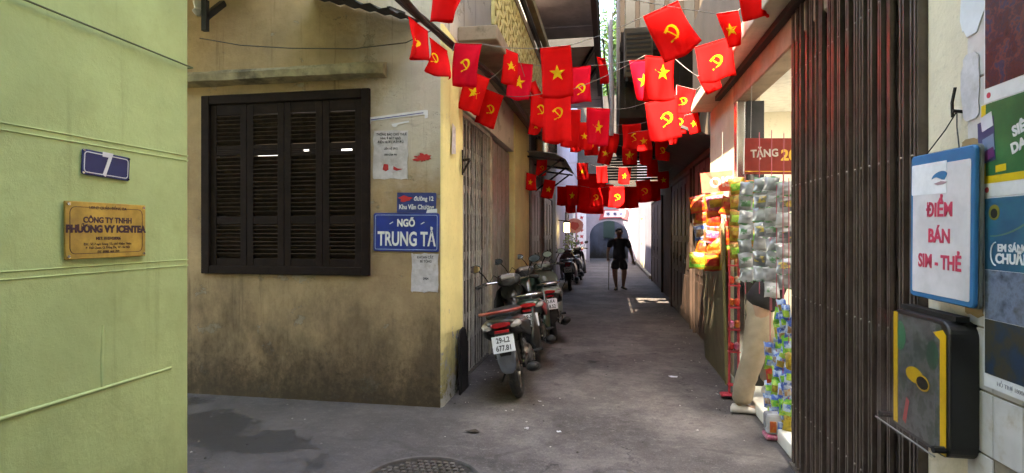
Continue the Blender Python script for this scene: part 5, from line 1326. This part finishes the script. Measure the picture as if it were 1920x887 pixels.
motorbike('dark motorbike farthest down the lane behind the maroon scooter', (-.92, 16.4, 0), -3, 6, P_BLACK, P_GREYGREEN, M_CHROME, ('29-N3', '204.77'))
# ================================================================== people
def skin_mesh(name, nodes, edges, root, sub=2):
    """grow a continuous surface over a skeleton: nodes name -> (pos, rx, ry)"""
    keys = list(nodes); idx = {k: i for i, k in enumerate(keys)}
    me = bpy.data.meshes.new(name)
    me.from_pydata([tuple(nodes[k][0]) for k in keys], [(idx[a], idx[b]) for a, b in edges], [])
    o = bpy.data.objects.new('skin_source', me); COL.objects.link(o)
    sk = o.modifiers.new('skin', 'SKIN'); sk.use_smooth_shade = True; sk.branch_smoothing = .6
    sv = me.skin_vertices[0].data
    for k in keys:
        sv[idx[k]].radius = (nodes[k][1], nodes[k][2]); sv[idx[k]].use_root = (k == root)
    ss = o.modifiers.new('sub', 'SUBSURF'); ss.levels = sub; ss.render_levels = sub
    bpy.context.view_layer.update()
    out = bpy.data.meshes.new_from_object(o.evaluated_get(bpy.context.evaluated_depsgraph_get()))
    bpy.data.objects.remove(o); bpy.data.meshes.remove(me)
    out.name = name
    return out
M_SKIN = mat('skin', (.30, .17, .11), .55, .12, 9, bump=.05)
M_HAIR = mat('grey_black_hair', (.025, .022, .022), .6, .4, 60, bump=.4, bscale=160)
def V(*a): return Vector(a)
def hand_nodes(nodes, edges, wrist, palm, dirv, side, tag_, curl=.35, into=V(0, -1, 0)):
    d = dirv.normalized(); across = d.cross(into).normalized() * side
    nodes[tag_ + 'palm'] = (palm, .034, .018); edges.append((wrist, tag_ + 'palm'))
    k = palm + d * .045
    for i, (off, ln) in enumerate(((-.028, .062), (-.009, .072), (.010, .067), (.028, .052))):
        a = k + across * off; b_ = a + (d + into * curl * .5).normalized() * ln * .5; c_ = b_ + (d + into * curl * 2).normalized() * ln * .5
        nodes['%sf%da' % (tag_, i)] = (a, .0095, .0095); nodes['%sf%db' % (tag_, i)] = (b_, .0085, .0085); nodes['%sf%dc' % (tag_, i)] = (c_, .0072, .0072)
        edges += [(tag_ + 'palm', '%sf%da' % (tag_, i)), ('%sf%da' % (tag_, i), '%sf%db' % (tag_, i)), ('%sf%db' % (tag_, i), '%sf%dc' % (tag_, i))]
    a = palm - across * .036 + d * .0; b_ = a - across * .018 + d * .03 + into * .012; c_ = b_ + d * .026 + into * .012
    nodes[tag_ + 'ta'] = (a, .0105, .0105); nodes[tag_ + 'tb'] = (b_, .0095, .0095); nodes[tag_ + 'tc'] = (c_, .008, .008)
    edges += [(tag_ + 'palm', tag_ + 'ta'), (tag_ + 'ta', tag_ + 'tb'), (tag_ + 'tb', tag_ + 'tc')]
def person(label, loc, rz, J, clothes, hair=True, scale=1.0):
    """J: joint name -> position; the figure faces local -y"""
    root = empty('person', None, label, 'person', mat=Matrix.Translation(loc) @ Matrix.Rotation(R(rz), 4, 'Z') @ Matrix.Diagonal((scale, scale, 1, 1)))
    n = {}; e = []
    def add(k, rx, ry=None, prev=None):
        n[k] = (J[k], rx, ry if ry else rx)
        if prev: e.append((prev, k))
    add('pelvis', .145, .10); add('waist', .135, .098, 'pelvis'); add('chest', .155, .105, 'waist'); add('collar', .10, .075, 'chest')
    add('neck', .052, None, 'collar')
    hd = J['head']; f_ = (J['face'] - hd).normalized()
    n['jaw'] = (J['neck'].lerp(hd, .55) + f_ * .022, .062, .062); e.append(('neck', 'jaw'))
    n['head'] = (hd, .078, .095); e.append(('jaw', 'head'))
    n['crown'] = (hd + V(0, 0, .075) - f_ * .01, .062, .072); e.append(('head', 'crown'))
    for s in ('l', 'r'):
        add(s + 'shoulder', .062, None, 'collar'); add(s + 'elbow', .042, None, s + 'shoulder'); add(s + 'wrist', .029, .024, s + 'elbow')
        hand_nodes(n, e, s + 'wrist', J[s + 'palm'], J[s + 'palm'] - J[s + 'wrist'], 1 if s == 'l' else -1, s, curl=J.get(s + 'curl', .4))
        add(s + 'hip', .088, None, 'pelvis'); add(s + 'knee', .066, None, s + 'hip')
        cm = J[s + 'knee'].lerp(J[s + 'ankle'], .32) + V(0, .012, 0); n[s + 'calf'] = (cm, .062, .064); e.append((s + 'knee', s + 'calf'))
        add(s + 'ankle', .036, None, s + 'calf')
        n[s + 'heel'] = (J[s + 'ankle'] + V(0, .02, -.045), .032, .034); e.append((s + 'ankle', s + 'heel'))
        add(s + 'toe', .040, .022, s + 'heel')
    link('body', skin_mesh('body', n, e, 'pelvis'), M_SKIN, root)
    # face: eyes, nose, mouth, ears
    side = f_.cross(V(0, 0, 1)).normalized()
    fb = MB(); ell(fb, (0, 0, 0), .013, .02, .024, 8, 6); fb.v = [hd + f_ * .098 + V(0, 0, -.018) + v_ for v_ in fb.v]
    part('nose', fb, M_SKIN, root, smooth=60)
    for s in (-1, 1):
        b = MB(); ell(b, (0, 0, 0), .012, .010, .009, 8, 6); b.v = [hd + f_ * .086 + side * s * .032 + V(0, 0, .012) + v_ for v_ in b.v]
        part('eye', b, plain('eye_dark', (.05, .04, .035), .2), root, smooth=60)
        b = MB(); ell(b, (0, 0, 0), .012, .02, .032, 8, 6); b.v = [hd + side * s * .083 + V(0, 0, -.01) + v_ for v_ in b.v]
        part('ear', b, M_SKIN, root, smooth=60)
    b = MB(); ell(b, (0, 0, 0), .026, .008, .007, 10, 6); b.v = [hd + f_ * .088 + V(0, 0, -.058) + v_ for v_ in b.v]
    part('mouth', b, plain('lips', (.22, .09, .07), .5), root, smooth=60)
    if hair:
        b = MB(); rings = []
        for j in range(9):
            a = math.pi * .02 + (math.pi * .60) * j / 8
            rg = []
            for i in range(18):
                t = 6.2832 * i / 18
                d = side * math.cos(t) + f_ * math.sin(t)
                low = .0 if math.sin(t) < .2 else -.35 * math.sin(t)
                aa = min(a, math.pi * (.60 + low))
                r_ = 1 + .035 * math.sin(i * 5 + j * 3)
                rg.append(hd + V(0, 0, .03) + (d * (.092 if abs(math.sin(t)) < .7 else .105) * math.sin(aa) + V(0, 0, .118) * math.cos(aa)) * r_ - f_ * .008)
            rings.append(rg)
        b.loft(rings)
        part('hair', b, M_HAIR, root, smooth=70)
    for nm, (nodes, edges, rt, m) in clothes.items():
        cm_ = skin_mesh(nm, nodes, edges, rt, 3)
        for v_ in cm_.vertices:             # cloth folds: drag lines and creases
            q_ = v_.co
            f2 = noise.noise(Vector((q_.x * 9, q_.y * 9, q_.z * 3.2))) * .011 + noise.noise(Vector((q_.x * 7, q_.y * 7, q_.z * 22 + q_.y * 14))) * .009
            v_.co = q_ + v_.normal * f2
        link(nm, cm_, m, root)
    return root
def shirt(J, m, sleeve=.75, grow=1.16, hem=-.06):
    n = {}; e = []
    n['hem'] = (J['pelvis'] + V(0, 0, hem), .175, .135)
    n['pelvis'] = (J['pelvis'].lerp(J['waist'], .4), .172, .13); n['waist'] = (J['waist'], .165, .128); n['chest'] = (J['chest'], .175, .13); n['collar'] = (J['collar'], .115, .09); n['neck'] = (J['collar'].lerp(J['neck'], .45), .066, .066)
    e += [('hem', 'pelvis'), ('pelvis', 'waist'), ('waist', 'chest'), ('chest', 'collar'), ('collar', 'neck')]
    for s in ('l', 'r'):
        n[s + 's'] = (J[s + 'shoulder'], .08, .08); n[s + 'm'] = (J[s + 'shoulder'].lerp(J[s + 'elbow'], sleeve), .068, .068)
        e += [('collar', s + 's'), (s + 's', s + 'm')]
    return (n, e, 'chest', m)
def shorts(J, m, length=.62, wide=.105):
    n = {'waist': (J['pelvis'].lerp(J['waist'], .35), .155, .115), 'pelvis': (J['pelvis'], .165, .125)}; e = [('waist', 'pelvis')]
    for s in ('l', 'r'):
        n[s + 'h'] = (J[s + 'hip'], .112, .112); n[s + 't'] = (J[s + 'hip'].lerp(J[s + 'knee'], length), wide, wide)
        e += [('pelvis', s + 'h'), (s + 'h', s + 't')]
    return (n, e, 'pelvis', m)
def trousers(J, m):
    n, e, r_, _ = shorts(J, m, .5, .112)
    for s in ('l', 'r'):
        n[s + 'k'] = (J[s + 'knee'], .095, .098); n[s + 'c'] = (J[s + 'knee'].lerp(J[s + 'ankle'], .5) + V(0, .012, 0), .090, .094); n[s + 'a'] = (J[s + 'ankle'] + V(0, 0, -.035), .092, .098)
        e += [(s + 't', s + 'k'), (s + 'k', s + 'c'), (s + 'c', s + 'a')]
    return (n, e, r_, m)
def shoe(root, J, s, m, sole):
    a, t = J[s + 'ankle'], J[s + 'toe']
    d = V(t.x - a.x, t.y - a.y, 0).normalized(); sd = V(-d.y, d.x, 0)
    base = V(a.x, a.y, t.z - .022)
    rings = []
    for q, hw, h0 in ((-.075, .025, .05), (-.06, .038, .075), (0, .043, .085), (.07, .045, .062), (.14, .047, .045), (.185, .038, .032), (.205, .018, .02)):
        rings.append([base + d * q + sd * hw * math.cos(6.2832 * i / 12) + V(0, 0, h0 / 2 + h0 / 2 * math.sin(6.2832 * i / 12)) for i in range(12)])
    part('shoe', MB().loft(rings), m, root, smooth=60)
# walking man with a cane, seen against the bright end of the lane
JM = dict(pelvis=V(0, 0, .84), waist=V(0, -.01, 1.0), chest=V(.0, -.03, 1.2), collar=V(0, -.045, 1.335), neck=V(0, -.065, 1.40), head=V(0, -.09, 1.505), face=V(0, -.2, 1.49),
          lshoulder=V(-.185, -.04, 1.30), lelbow=V(-.26, .0, 1.06), lwrist=V(-.275, -.13, .88), lpalm=V(-.27, -.17, .82),
          rshoulder=V(.185, -.04, 1.30), relbow=V(.265, .03, 1.05), rwrist=V(.32, -.02, .82), rpalm=V(.335, -.03, .75),
          lhip=V(-.09, .0, .81), lknee=V(-.105, -.09, .46), lankle=V(-.07, -.06, .10), ltoe=V(-.085, -.22, .025),
          rhip=V(.09, .0, .81), rknee=V(.12, .0, .45), rankle=V(.10, .16, .10), rtoe=V(.15, .03, .025), lcurl=1.2, rcurl=.5)
M_TEE = mat('charcoal_tee', (.022, .022, .026), .85, .2, 12, bump=.2, bscale=200)
M_SHORTS = mat('dark_shorts', (.02, .018, .022), .85, .2, 12, bump=.2, bscale=200)
mp = on_y(1161, 543, 14.86); 
man = person('person in dark t-shirt and shorts walking with a cane down the lane', V(mp.x, 14.86, 0), 0, JM,
             {'t_shirt': shirt(JM, M_TEE, .8), 'shorts': shorts(JM, M_SHORTS, .86, .112)}, scale=1.1)
for s in ('l', 'r'): shoe(man, JM, s, plain('dark_sandal', (.03, .025, .022), .7), None)
cn_ = empty('walking_cane', (mp.x - .27, 14.68, 0), 'thin walking cane held by the walking person', 'cane')
part('shaft', MB().tube([(mp.x - .275, 14.66, .0), (mp.x - .27, 14.68, .82)], [.009, .012], 8), plain('cane_wood', (.08, .05, .03), .4), cn_)
part('handle', MB().tube([(mp.x - .27, 14.74, .825), (mp.x - .27, 14.68, .84), (mp.x - .27, 14.60, .82)], .014, 8), plain('cane_wood', (.08, .05, .03), .4), cn_, smooth=60)
# shopper bending into the shop front; the upper half is hidden behind hanging sachets
JS = dict(pelvis=V(0, 0, .90), waist=V(.0, -.10, 1.04), chest=V(.0, -.22, 1.22), collar=V(0, -.29, 1.34), neck=V(0, -.33, 1.40), head=V(0, -.38, 1.50), face=V(0, -.48, 1.45),
          lshoulder=V(-.185, -.28, 1.30), lelbow=V(-.22, -.42, 1.06), lwrist=V(-.16, -.62, 1.04), lpalm=V(-.15, -.69, 1.05),
          rshoulder=V(.185, -.28, 1.30), relbow=V(.23, -.40, 1.05), rwrist=V(.18, -.60, 1.0), rpalm=V(.17, -.67, 1.0),
          lhip=V(-.09, .0, .87), lknee=V(-.11, .06, .48), lankle=V(-.12, .17, .10), ltoe=V(-.13, .02, .025),
          rhip=V(.09, .0, .87), rknee=V(.10, -.11, .50), rankle=V(.10, -.13, .21), rtoe=V(.11, -.28, .130))
M_KHAKI = mat('khaki_trousers', (.25, .195, .14), .85, .18, 6, bump=.5, bscale=18)
M_DARKTOP = mat('dark_top', (.016, .013, .015), .9, .2, 10, bump=.2)
shopper = person('person in khaki trousers bending into the shop behind hanging sachets', V(1.25, 4.95, .0), 90, JS,
                 {'top': shirt(JS, M_DARKTOP, .95, hem=-.055), 'trousers': trousers(JS, M_KHAKI)})
for s in ('l', 'r'): shoe(shopper, JS, s, plain('pale_sneaker', (.55, .50, .47), .6), None)
# ================================================================== goods hanging in the shop front
def packet_mesh(w, h, t, mats, seed, crimp=.07):
    """a filled pillow bag with flat crimped ends"""
    rnd = random.Random(seed); nx, ny = 8, 10; vs = []; fs = []
    for side in (1, -1):
        for j in range(ny + 1):
            v_ = j / ny
            for i in range(nx + 1):
                u_ = i / nx
                bul = (max(0, math.sin(math.pi * u_)) ** .6) * (max(0, math.sin(math.pi * min(1, max(0, (v_ - crimp) / (1 - 2 * crimp))))) ** .55)
                wr = noise.noise(Vector((u_ * 5 + seed, v_ * 5, side))) * .35 * t * bul
                pinch = 1 - .07 * math.sin(math.pi * v_) * abs(2 * u_ - 1)
                vs.append(((u_ - .5) * w * pinch, side * (bul * t / 2 + .0006) + wr, (v_ - .5) * h + .004 * math.sin(9 * u_ + seed) * (1 if j in (0, ny) else 0)))
    n = (nx + 1) * (ny + 1)
    for j in range(ny):
        for i in range(nx):
            a = j * (nx + 1) + i
            m_ = 1 if (.30 < (j + .5) / ny < .72 and .18 < (i + .5) / nx < .82) else (2 if (j == 0 or j == ny - 1) else 0)
            fs.append(((a, a + 1, a + nx + 2, a + nx + 1), m_)); fs.append(((n + a, n + a + nx + 1, n + a + nx + 2, n + a + 1), m_))
    b = MB()
    b.add(vs, [f for f, _ in fs]); b.m = [m_ for _, m_ in fs]
    me = b.mesh('packet')
    for m_ in mats: me.materials.append(m_)
    me.polygons.foreach_set('use_smooth', [True] * len(me.polygons))
    return me
def foil(name, c1, c2, sc=22, rough=.28, tr=0):
    if name in MATS: return MATS[name]
    g = NT(name)
    c = g.mix(g.ramp(g.noise(sc, 4, .6), .45, .55), c1, c2)
    g.l(c, g.b.inputs['Base Color']); g.set(Roughness=rough + .1, Metallic=.1, Coat_Weight=.15)
    g.bump(g.noise(45, 3), .5, .006)
    MATS[name] = g.mat
    return g.mat
FO = {'orange': foil('foil_orange', (.34, .05, .005), (.38, .11, .008)), 'gold': foil('foil_gold', (.36, .18, .012), (.28, .09, .012)), 'red': foil('foil_red', (.36, .015, .015), (.42, .06, .02)),
      'pink': foil('foil_pink', (.40, .06, .16), (.45, .18, .22)), 'blue': foil('foil_blue', (.04, .10, .42), (.30, .38, .55)), 'green': foil('foil_green', (.10, .34, .04), (.30, .45, .06)),
      'yellow': foil('foil_yellow', (.34, .24, .02), (.20, .13, .015)), 'white': foil('foil_white', (.30, .26, .22), (.28, .15, .07)), 'brown': foil('foil_brown', (.30, .10, .03), (.55, .22, .05))}
def rot_face(extra=0):                    # goods face the lane and the camera
    return R(-18 + extra)
def packet(name, label, cat, px, py, depth, w, h, t, mats, seed, group, tilt=0, yaw=0):
    me = packet_mesh(w, h, t, mats, seed)
    o = link(name, me, mats); o.location = at(px, py, depth); o.rotation_euler = (R(random.uniform(-6, 6)), R(tilt), rot_face(yaw))
    return tag(o, label, cat, group)
rows = ['top', 'second', 'third', 'fourth', 'bottom']; cols = ['left', 'middle', 'right']
pal = [['orange', 'pink', 'gold'], ['gold', 'orange', 'white'], ['blue', 'red', 'orange'], ['orange', 'brown', 'green'], ['green', 'gold', 'yellow']]
alt = {'orange': 'red', 'pink': 'yellow', 'gold': 'red', 'white': 'red', 'blue': 'white', 'red': 'pink', 'brown': 'orange', 'green': 'yellow', 'yellow': 'gold'}
for j in range(5):
    for i in range(3):
        c_ = pal[j][i]
        packet('snack_bag', '%s foil snack bag, %s row %s column of the bunch beside the shop post' % (c_, rows[j], cols[i]), 'snack bag',
               1314 + i * 25 + (j % 2) * 3 + random.uniform(-5, 5), 383 + j * 27 + i * 3 + random.uniform(-5, 5), 5.75 - .12 * i, .165 + .03 * random.random(), .17 + .035 * random.random(), .055, [FO[c_], FO[alt[c_]], FO[alt[c_]]], j * 3 + i, 'snack bags hanging by the shop post', tilt=random.uniform(-14, 14), yaw=random.uniform(-25, 25))
for j in range(5):
    for i in range(2):
        packet('yellow_packet', 'yellow foil packet, %s row %s of the strip over the sachets' % (rows[j], ('left', 'right')[i]), 'packet',
               1383 + i * 27, 350 + j * 30 + i * 5, 4.9, .14, .155, .05, [FO['yellow'], FO['gold' if (i + j) % 2 else 'green'], FO['brown']], 40 + j * 2 + i, 'yellow packets hanging beside the sachets', tilt=random.uniform(-10, 10), yaw=random.uniform(-20, 20))
# see-through sachet strips
g = NT('clear_sachet'); g.b.inputs['Base Color'].default_value = (.52, .54, .60, 1); g.set(Roughness=.16, Coat_Weight=.6)
g.l(g.mix(g.ramp(g.noise(9, 2, .5), .35, .65), (.33, .33, .36), (.15, .15, .165)), g.b.inputs['Base Color'])
g.bump(g.noise(40, 2), .2, .006)
M_SACH = g.mat
M_SLAB1 = foil('sachet_label', (.10, .10, .12), (.42, .30, .06), 16)
M_SLAB2 = foil('sachet_label_green', (.08, .20, .10), (.36, .36, .40), 16)
for i, (px, py0, n, dpt) in enumerate(((1398, 352, 7, 4.35), (1424, 344, 7, 4.2), (1447, 342, 8, 4.1), (1470, 350, 7, 4.0))):
    top = at(px, py0 - 10, dpt)
    r_ = empty('sachet_strip', top, 'strip of clear sachets, %s from the left in front of the shopper' % ('first', 'second', 'third', 'fourth')[i], 'sachets', 'sachet strips hanging in the shop front')
    me1 = packet_mesh(.112, .118, .03, [M_SACH, M_SLAB1 if i % 2 else M_SLAB2, M_SACH], 60 + i)
    me2 = packet_mesh(.112, .118, .035, [M_SACH, M_SACH, M_SLAB2], 70 + i)
    for k in range(n):
        inst('sachet', me1 if k % 2 else me2, r_, (random.uniform(-.01, .01), random.uniform(-.03, .0), -.055 - .112 * k), rot=(R(random.uniform(-14, 10)), R(random.uniform(-8, 8)), rot_face(random.uniform(-22, 22))))
    part('cord', MB().tube([top + V(0, .004, .35), top + V(0, .004, -.1 - .112 * n)], .003, 5), plain('pink_cord', (.35, .06, .10), .7), r_)
# bright toy strips down to the ground
pal2 = ['blue', 'green', 'red', 'yellow', 'blue', 'green', 'gold', 'blue']
for i, (px, py0, n, dpt) in enumerate(((1444, 655, 6, 4.10), (1456, 590, 8, 4.02), (1468, 575, 9, 3.94), (1479, 585, 8, 3.88))):
    top = at(px, py0 - 12, dpt)
    r_ = empty('toy_strip', top, 'strip of bright toy packets, %s from the left by the gate foot' % ('first', 'second', 'third', 'fourth')[i], 'toys', 'toy strips hanging beside the gate')
    stp = (top.z - .10) / n
    mes = [packet_mesh(.07, stp * 1.12, .035, [FO[a_], FO[b_], FO[a_]], 90 + i * 5 + q) for q, (a_, b_) in enumerate((('blue', 'white'), ('green', 'blue'), (pal2[(i * 3 + 2) % 8], 'yellow'), ('blue', 'green')))]
    for k in range(n):
        inst('toy_packet', mes[(k + i) % 4], r_, (random.uniform(-.012, .012), random.uniform(-.02, .02), -stp * (k + .5)), rot=(R(random.uniform(-14, 14)), R(random.uniform(-14, 14)), rot_face(random.uniform(-35, 35))))
    part('cord', MB().tube([top + V(0, .0, .9), top + V(0, 0, -stp * n)], .003, 5), plain('pink_cord', (.35, .06, .10), .7), r_)
tr = empty('toy_box', (1.12, 3.98, 0), 'clear pink-bottomed box of small toys at the gate foot', 'box')
tc = at(1460, 775, 3.98)
ORG[tr] = V(tc.x, tc.y, 0); tr.location = ORG[tr]
part('tray', MB().box(tc.x - .10, tc.x + .10, tc.y - .06, tc.y + .06, .012, .05), FO['pink'], tr, bevel=.01)
part('bag', MB().box(tc.x - .095, tc.x + .095, tc.y - .055, tc.y + .055, .0505, .20), M_SACH, tr, bevel=.02, seg=2)
for i in range(3):
    part('toy', MB().box(tc.x - .075 + .055 * i, tc.x - .03 + .055 * i, tc.y - .062, tc.y - .05, .07, .15), FO[('orange', 'blue', 'red')[i]], tr, bevel=.004)
# red wire rack behind the shopper
rk = empty('wire_rack', (1.10, 5.25, 0), 'thin red wire rack with small trays beside the khaki legs', 'rack')
M_REDW = plain('red_wire', (.45, .03, .05), .4)
for x, y in ((1.08, 5.24), (1.08, 5.28), (1.16, 5.24), (1.16, 5.28)):
    part('upright', MB().cyl((x, y, .02), (x, y, 1.35), .006, n=6), M_REDW, rk)
for z in (.12, .42, .62, .82, 1.02, 1.2):
    part('shelf', MB().box(1.07, 1.17, 5.22, 5.29, z, z + .01), M_REDW, rk)
part('tray', MB().box(1.0, 1.165, 5.20, 5.29, .022, .05), M_REDW, rk, bevel=.01)
for k, z in enumerate((.43, .63, .83, 1.03)):
    for q in range(2):
        part('candy_bag', MB().box(1.075 + .05 * q, 1.12 + .05 * q, 5.225, 5.285, z + .0105, z + .08), FO[('red', 'pink', 'orange', 'red', 'white')[(k + q) % 5]], rk, bevel=.015)
# header signs
def stand_sign(name, label, px, py, depth, w, h, m, yaw=0, tilt=0):
    p = at(px, py, depth)
    mt = Matrix.Translation(p) @ Matrix.Rotation(YAW + R(yaw), 4, 'Z') @ Matrix.Rotation(R(90), 4, 'X') @ Matrix.Rotation(R(tilt), 4, 'Z')
    o = empty(name, None, label, 'sign', mat=mt)
    part('board', MB().prism([(-w / 2, -h / 2), (w / 2, -h / 2), (w / 2, h / 2), (-w / 2, h / 2)], ident, -.004, 0), m, o)
    return o
o = stand_sign('header_sign', 'coral header sign with pale outlined letters above the snack bags', 1356, 340, 5.4, .42, .20, plain('coral_card', (.72, .12, .08), .5), yaw=-8, tilt=5)
text('OISHI', .135, plain('pale_outline_letters', (.72, .45, .40), .5), o, .04, -.01, .001, bold=.004, sx=1.0)
part('string', MB().tube([(.0, .10, 0), (.06, .5, -.1)], .002, 4), M_STRING, o)
o = stand_sign('promotion_sign', 'dark red promotion sign reading TẶNG 20 hung in the shop front', 1470, 293, 4.25, .60, .28, plain('dark_red_card', (.22, .018, .015), .35), yaw=-6, tilt=-1)
text('TẶNG', .082, plain('grey_card_letters', (.45, .40, .38), .5), o, -.145, .02, .001, bold=.0025, sx=.9, rz=R(3))
text('20', .115, plain('gold_letters', (.70, .40, .05), .5), o, .035, .005, .001, bold=.004)
part('line', MB().prism([(-.29, -.122), (.29, -.122), (.29, -.115), (-.29, -.115)], ident, .0006, .0012), plain('gold_letters', (.70, .40, .05), .5), o)
part('edge', MB().prism([(-.302, -.14), (-.294, -.14), (-.294, .14), (-.302, .14)], ident, .0006, .002), plain('poster_white', (.72, .71, .74), .4), o)
part('hanger', MB().tube([(-.25, .14, 0), (-.25, .55, 0)], .002, 4), M_STRING, o)
part('hanger', MB().tube([(.25, .14, 0), (.25, .55, 0)], .002, 4), M_STRING, o)
# ================================================================== the far end
o = empty('arch_sign', None, 'white banner with red edge and blue characters over the arch', 'sign', mat=frame(V(.30, 28.12, 2.42), 'front'))
part('banner', MB().prism([(-.78, -.26), (-.30, -.16), (.30, -.16), (.62, -.26), (.70, .26), (-.62, .26)], ident, 0, .02), plain('banner_red', (.45, .05, .06), .6), o)
part('field', MB().prism([(-.55, -.12), (.48, -.12), (.54, .20), (-.48, .20)], ident, .021, .03), M_PWHITE, o)
for x0 in (-.32, .02, .34):
    for q in range(4):
        a = q * 47
        part('character_stroke', MB().bar((x0 - .1 * math.cos(R(a)), .04 - .1 * math.sin(R(a)), .033), (x0 + .1 * math.cos(R(a)), .04 + .1 * math.sin(R(a)), .033), .03, .004, up=(0, 0, 1)), plain('navy_ink', (.03, .04, .16), .6), o)
o = empty('lantern', (-1.3, 17.2, 1.62), 'small glowing yellow lantern box on the far left wall', 'lantern')
part('lamp', MB().box(-1.36, -1.20, 17.1, 17.26, 1.52, 1.82), glow('lantern_glow', (1.0, .80, .30), 1.6), o, bevel=.02)
part('cap', MB().box(-1.38, -1.18, 17.08, 17.28, 1.821, 1.87), M_BLACKIRON, o)
part('arm', MB().bar((-1.55, 17.18, 1.9), (-1.28, 17.18, 1.88), .03, .03), M_BLACKIRON, o)
o = empty('shop_sign', None, 'round pink shop sign on the far left wall', 'sign', mat=frame(V(-1.15, 19.0, 1.75), 'front'))
part('disc', MB().prism([(.30 * math.cos(6.2832 * i / 20), .26 * math.sin(6.2832 * i / 20)) for i in range(20)], ident, 0, .05), plain('pink_sign', (.55, .22, .22), .5), o)
part('mark', MB().prism([(.16 * math.cos(6.2832 * i / 9), .12 * math.sin(6.2832 * i / 9) * (1 + .4 * (i % 2))) for i in range(9)], ident, .051, .056), plain('banner_red', (.45, .05, .06), .6), o)
o = empty('couplet_board', None, 'tall white board with red characters beside the arch', 'sign', mat=frame(V(-1.30, 27.2, 1.35), 'front'))
part('board', MB().box(-.22, .22, -1.15, 1.15, 0, .04), M_PWHITE, o)
part('frame_strip', MB().box(-.26, -.221, -1.17, 1.17, .0, .05), plain('banner_red', (.45, .05, .06), .6), o)
for k in range(7):
    part('character', MB().prism([(.12 * math.cos(6.2832 * i / 8 + k) * (1 if i % 2 else .5), -.95 + .31 * k + .11 * math.sin(6.2832 * i / 8 + k) * (1 if i % 2 else .5)) for i in range(8)], ident, .041, .048), plain('banner_red', (.45, .05, .06), .6), o)
o = empty('potted_plant', (-1.25, 18.3, 0), 'small potted shrub with yellow-green leaves on the far left', 'plant')
part('pot', MB().tube([(-1.2, 18.3, 0), (-1.2, 18.3, .32), (-1.2, 18.3, .34)], [.13, .18, .16], 14), mat('clay_pot', (.22, .10, .06), .8), o, smooth=40)
b = MB()
for k in range(160):
    d = V(random.gauss(0, 1), random.gauss(0, 1), random.gauss(0, 1)).normalized() * (.30 * random.random() ** .4)
    c_ = V(-1.2, 18.3, 1.1) + V(d.x, d.y, d.z * 1.5); t_ = V(random.gauss(0, 1), random.gauss(0, 1), random.gauss(0, 1)).normalized(); q = t_.orthogonal().normalized()
    b.add([c_ - t_ * .06, c_ + q * .025, c_ + t_ * .06, c_ - q * .025], [(0, 1, 2, 3)])
part('leaves', b, mat('shrub_leaf', (.12, .16, .03), .6, .3, 9), o)
part('stem', MB().tube([(-1.2, 18.3, .3), (-1.19, 18.28, .7), (-1.2, 18.3, 1.2)], [.02, .015, .008], 6), mat('bark', (.08, .06, .045), .9), o)

# ================================================================== tree behind the far house
tr_ = empty('tree', (.6, 37, 0), 'tall leafy tree seen through the gap between the roofs', 'tree')
M_BARK = mat('bark', (.08, .06, .045), .9)
part('trunk', MB().tube([(.6, 37, 0), (.5, 37, 4), (.3, 36.8, 8), (.2, 36.8, 12), (.1, 36.8, 15)], [.38, .32, .25, .16, .06], 12), M_BARK, tr_, smooth=60)
rnd = random.Random(5); tips = []
for k in range(16):
    z0 = rnd.uniform(7, 14); a = rnd.uniform(0, 6.28); L_ = rnd.uniform(1.8, 3.6)
    p0 = V(.3, 36.8, z0); p1 = p0 + V(math.cos(a) * L_ * .6, math.sin(a) * L_ * .6, L_ * .35); p2 = p0 + V(math.cos(a + .3) * L_, math.sin(a + .3) * L_, L_ * .75)
    part('limb', MB().tube([p0, p1, p2], [.1, .06, .02], 7), M_BARK, tr_, smooth=60)
    tips += [p1, p2, p1.lerp(p2, .5), p0.lerp(p1, .7)]
g = NT('tree_leaf')
c = g.mix(g.ramp(g.noise(1.2, 5), .35, .65), (.035, .085, .022), (.10, .17, .04)); g.l(c, g.b.inputs['Base Color']); g.set(Roughness=.5)
tl = g.n('ShaderNodeBsdfTranslucent'); g.l(c, tl.inputs[0]); mx = g.n('ShaderNodeMixShader'); mx.inputs[0].default_value = .4
g.l(g.b.outputs[0], mx.inputs[1]); g.l(tl.outputs[0], mx.inputs[2]); g.l(mx.outputs[0], g.out.inputs[0])
M_LEAF = g.mat
b = MB()
for k in range(16000):
    c0 = rnd.choice(tips); c_ = c0 + V(rnd.gauss(0, .55), rnd.gauss(0, .55), rnd.gauss(0, .45))
    t_ = V(rnd.gauss(0, 1), rnd.gauss(0, 1), rnd.gauss(0, .6)).normalized(); q = t_.orthogonal().normalized(); s_ = rnd.uniform(.09, .19)
    b.add([c_ - t_ * s_, c_ + q * s_ * .45, c_ + t_ * s_, c_ - q * s_ * .45], [(0, 1, 2, 3)])
lvs = link('crown', b.mesh('crown', ORG[tr_], recalc=False), M_LEAF, tr_)
lvs['kind'] = 'stuff'
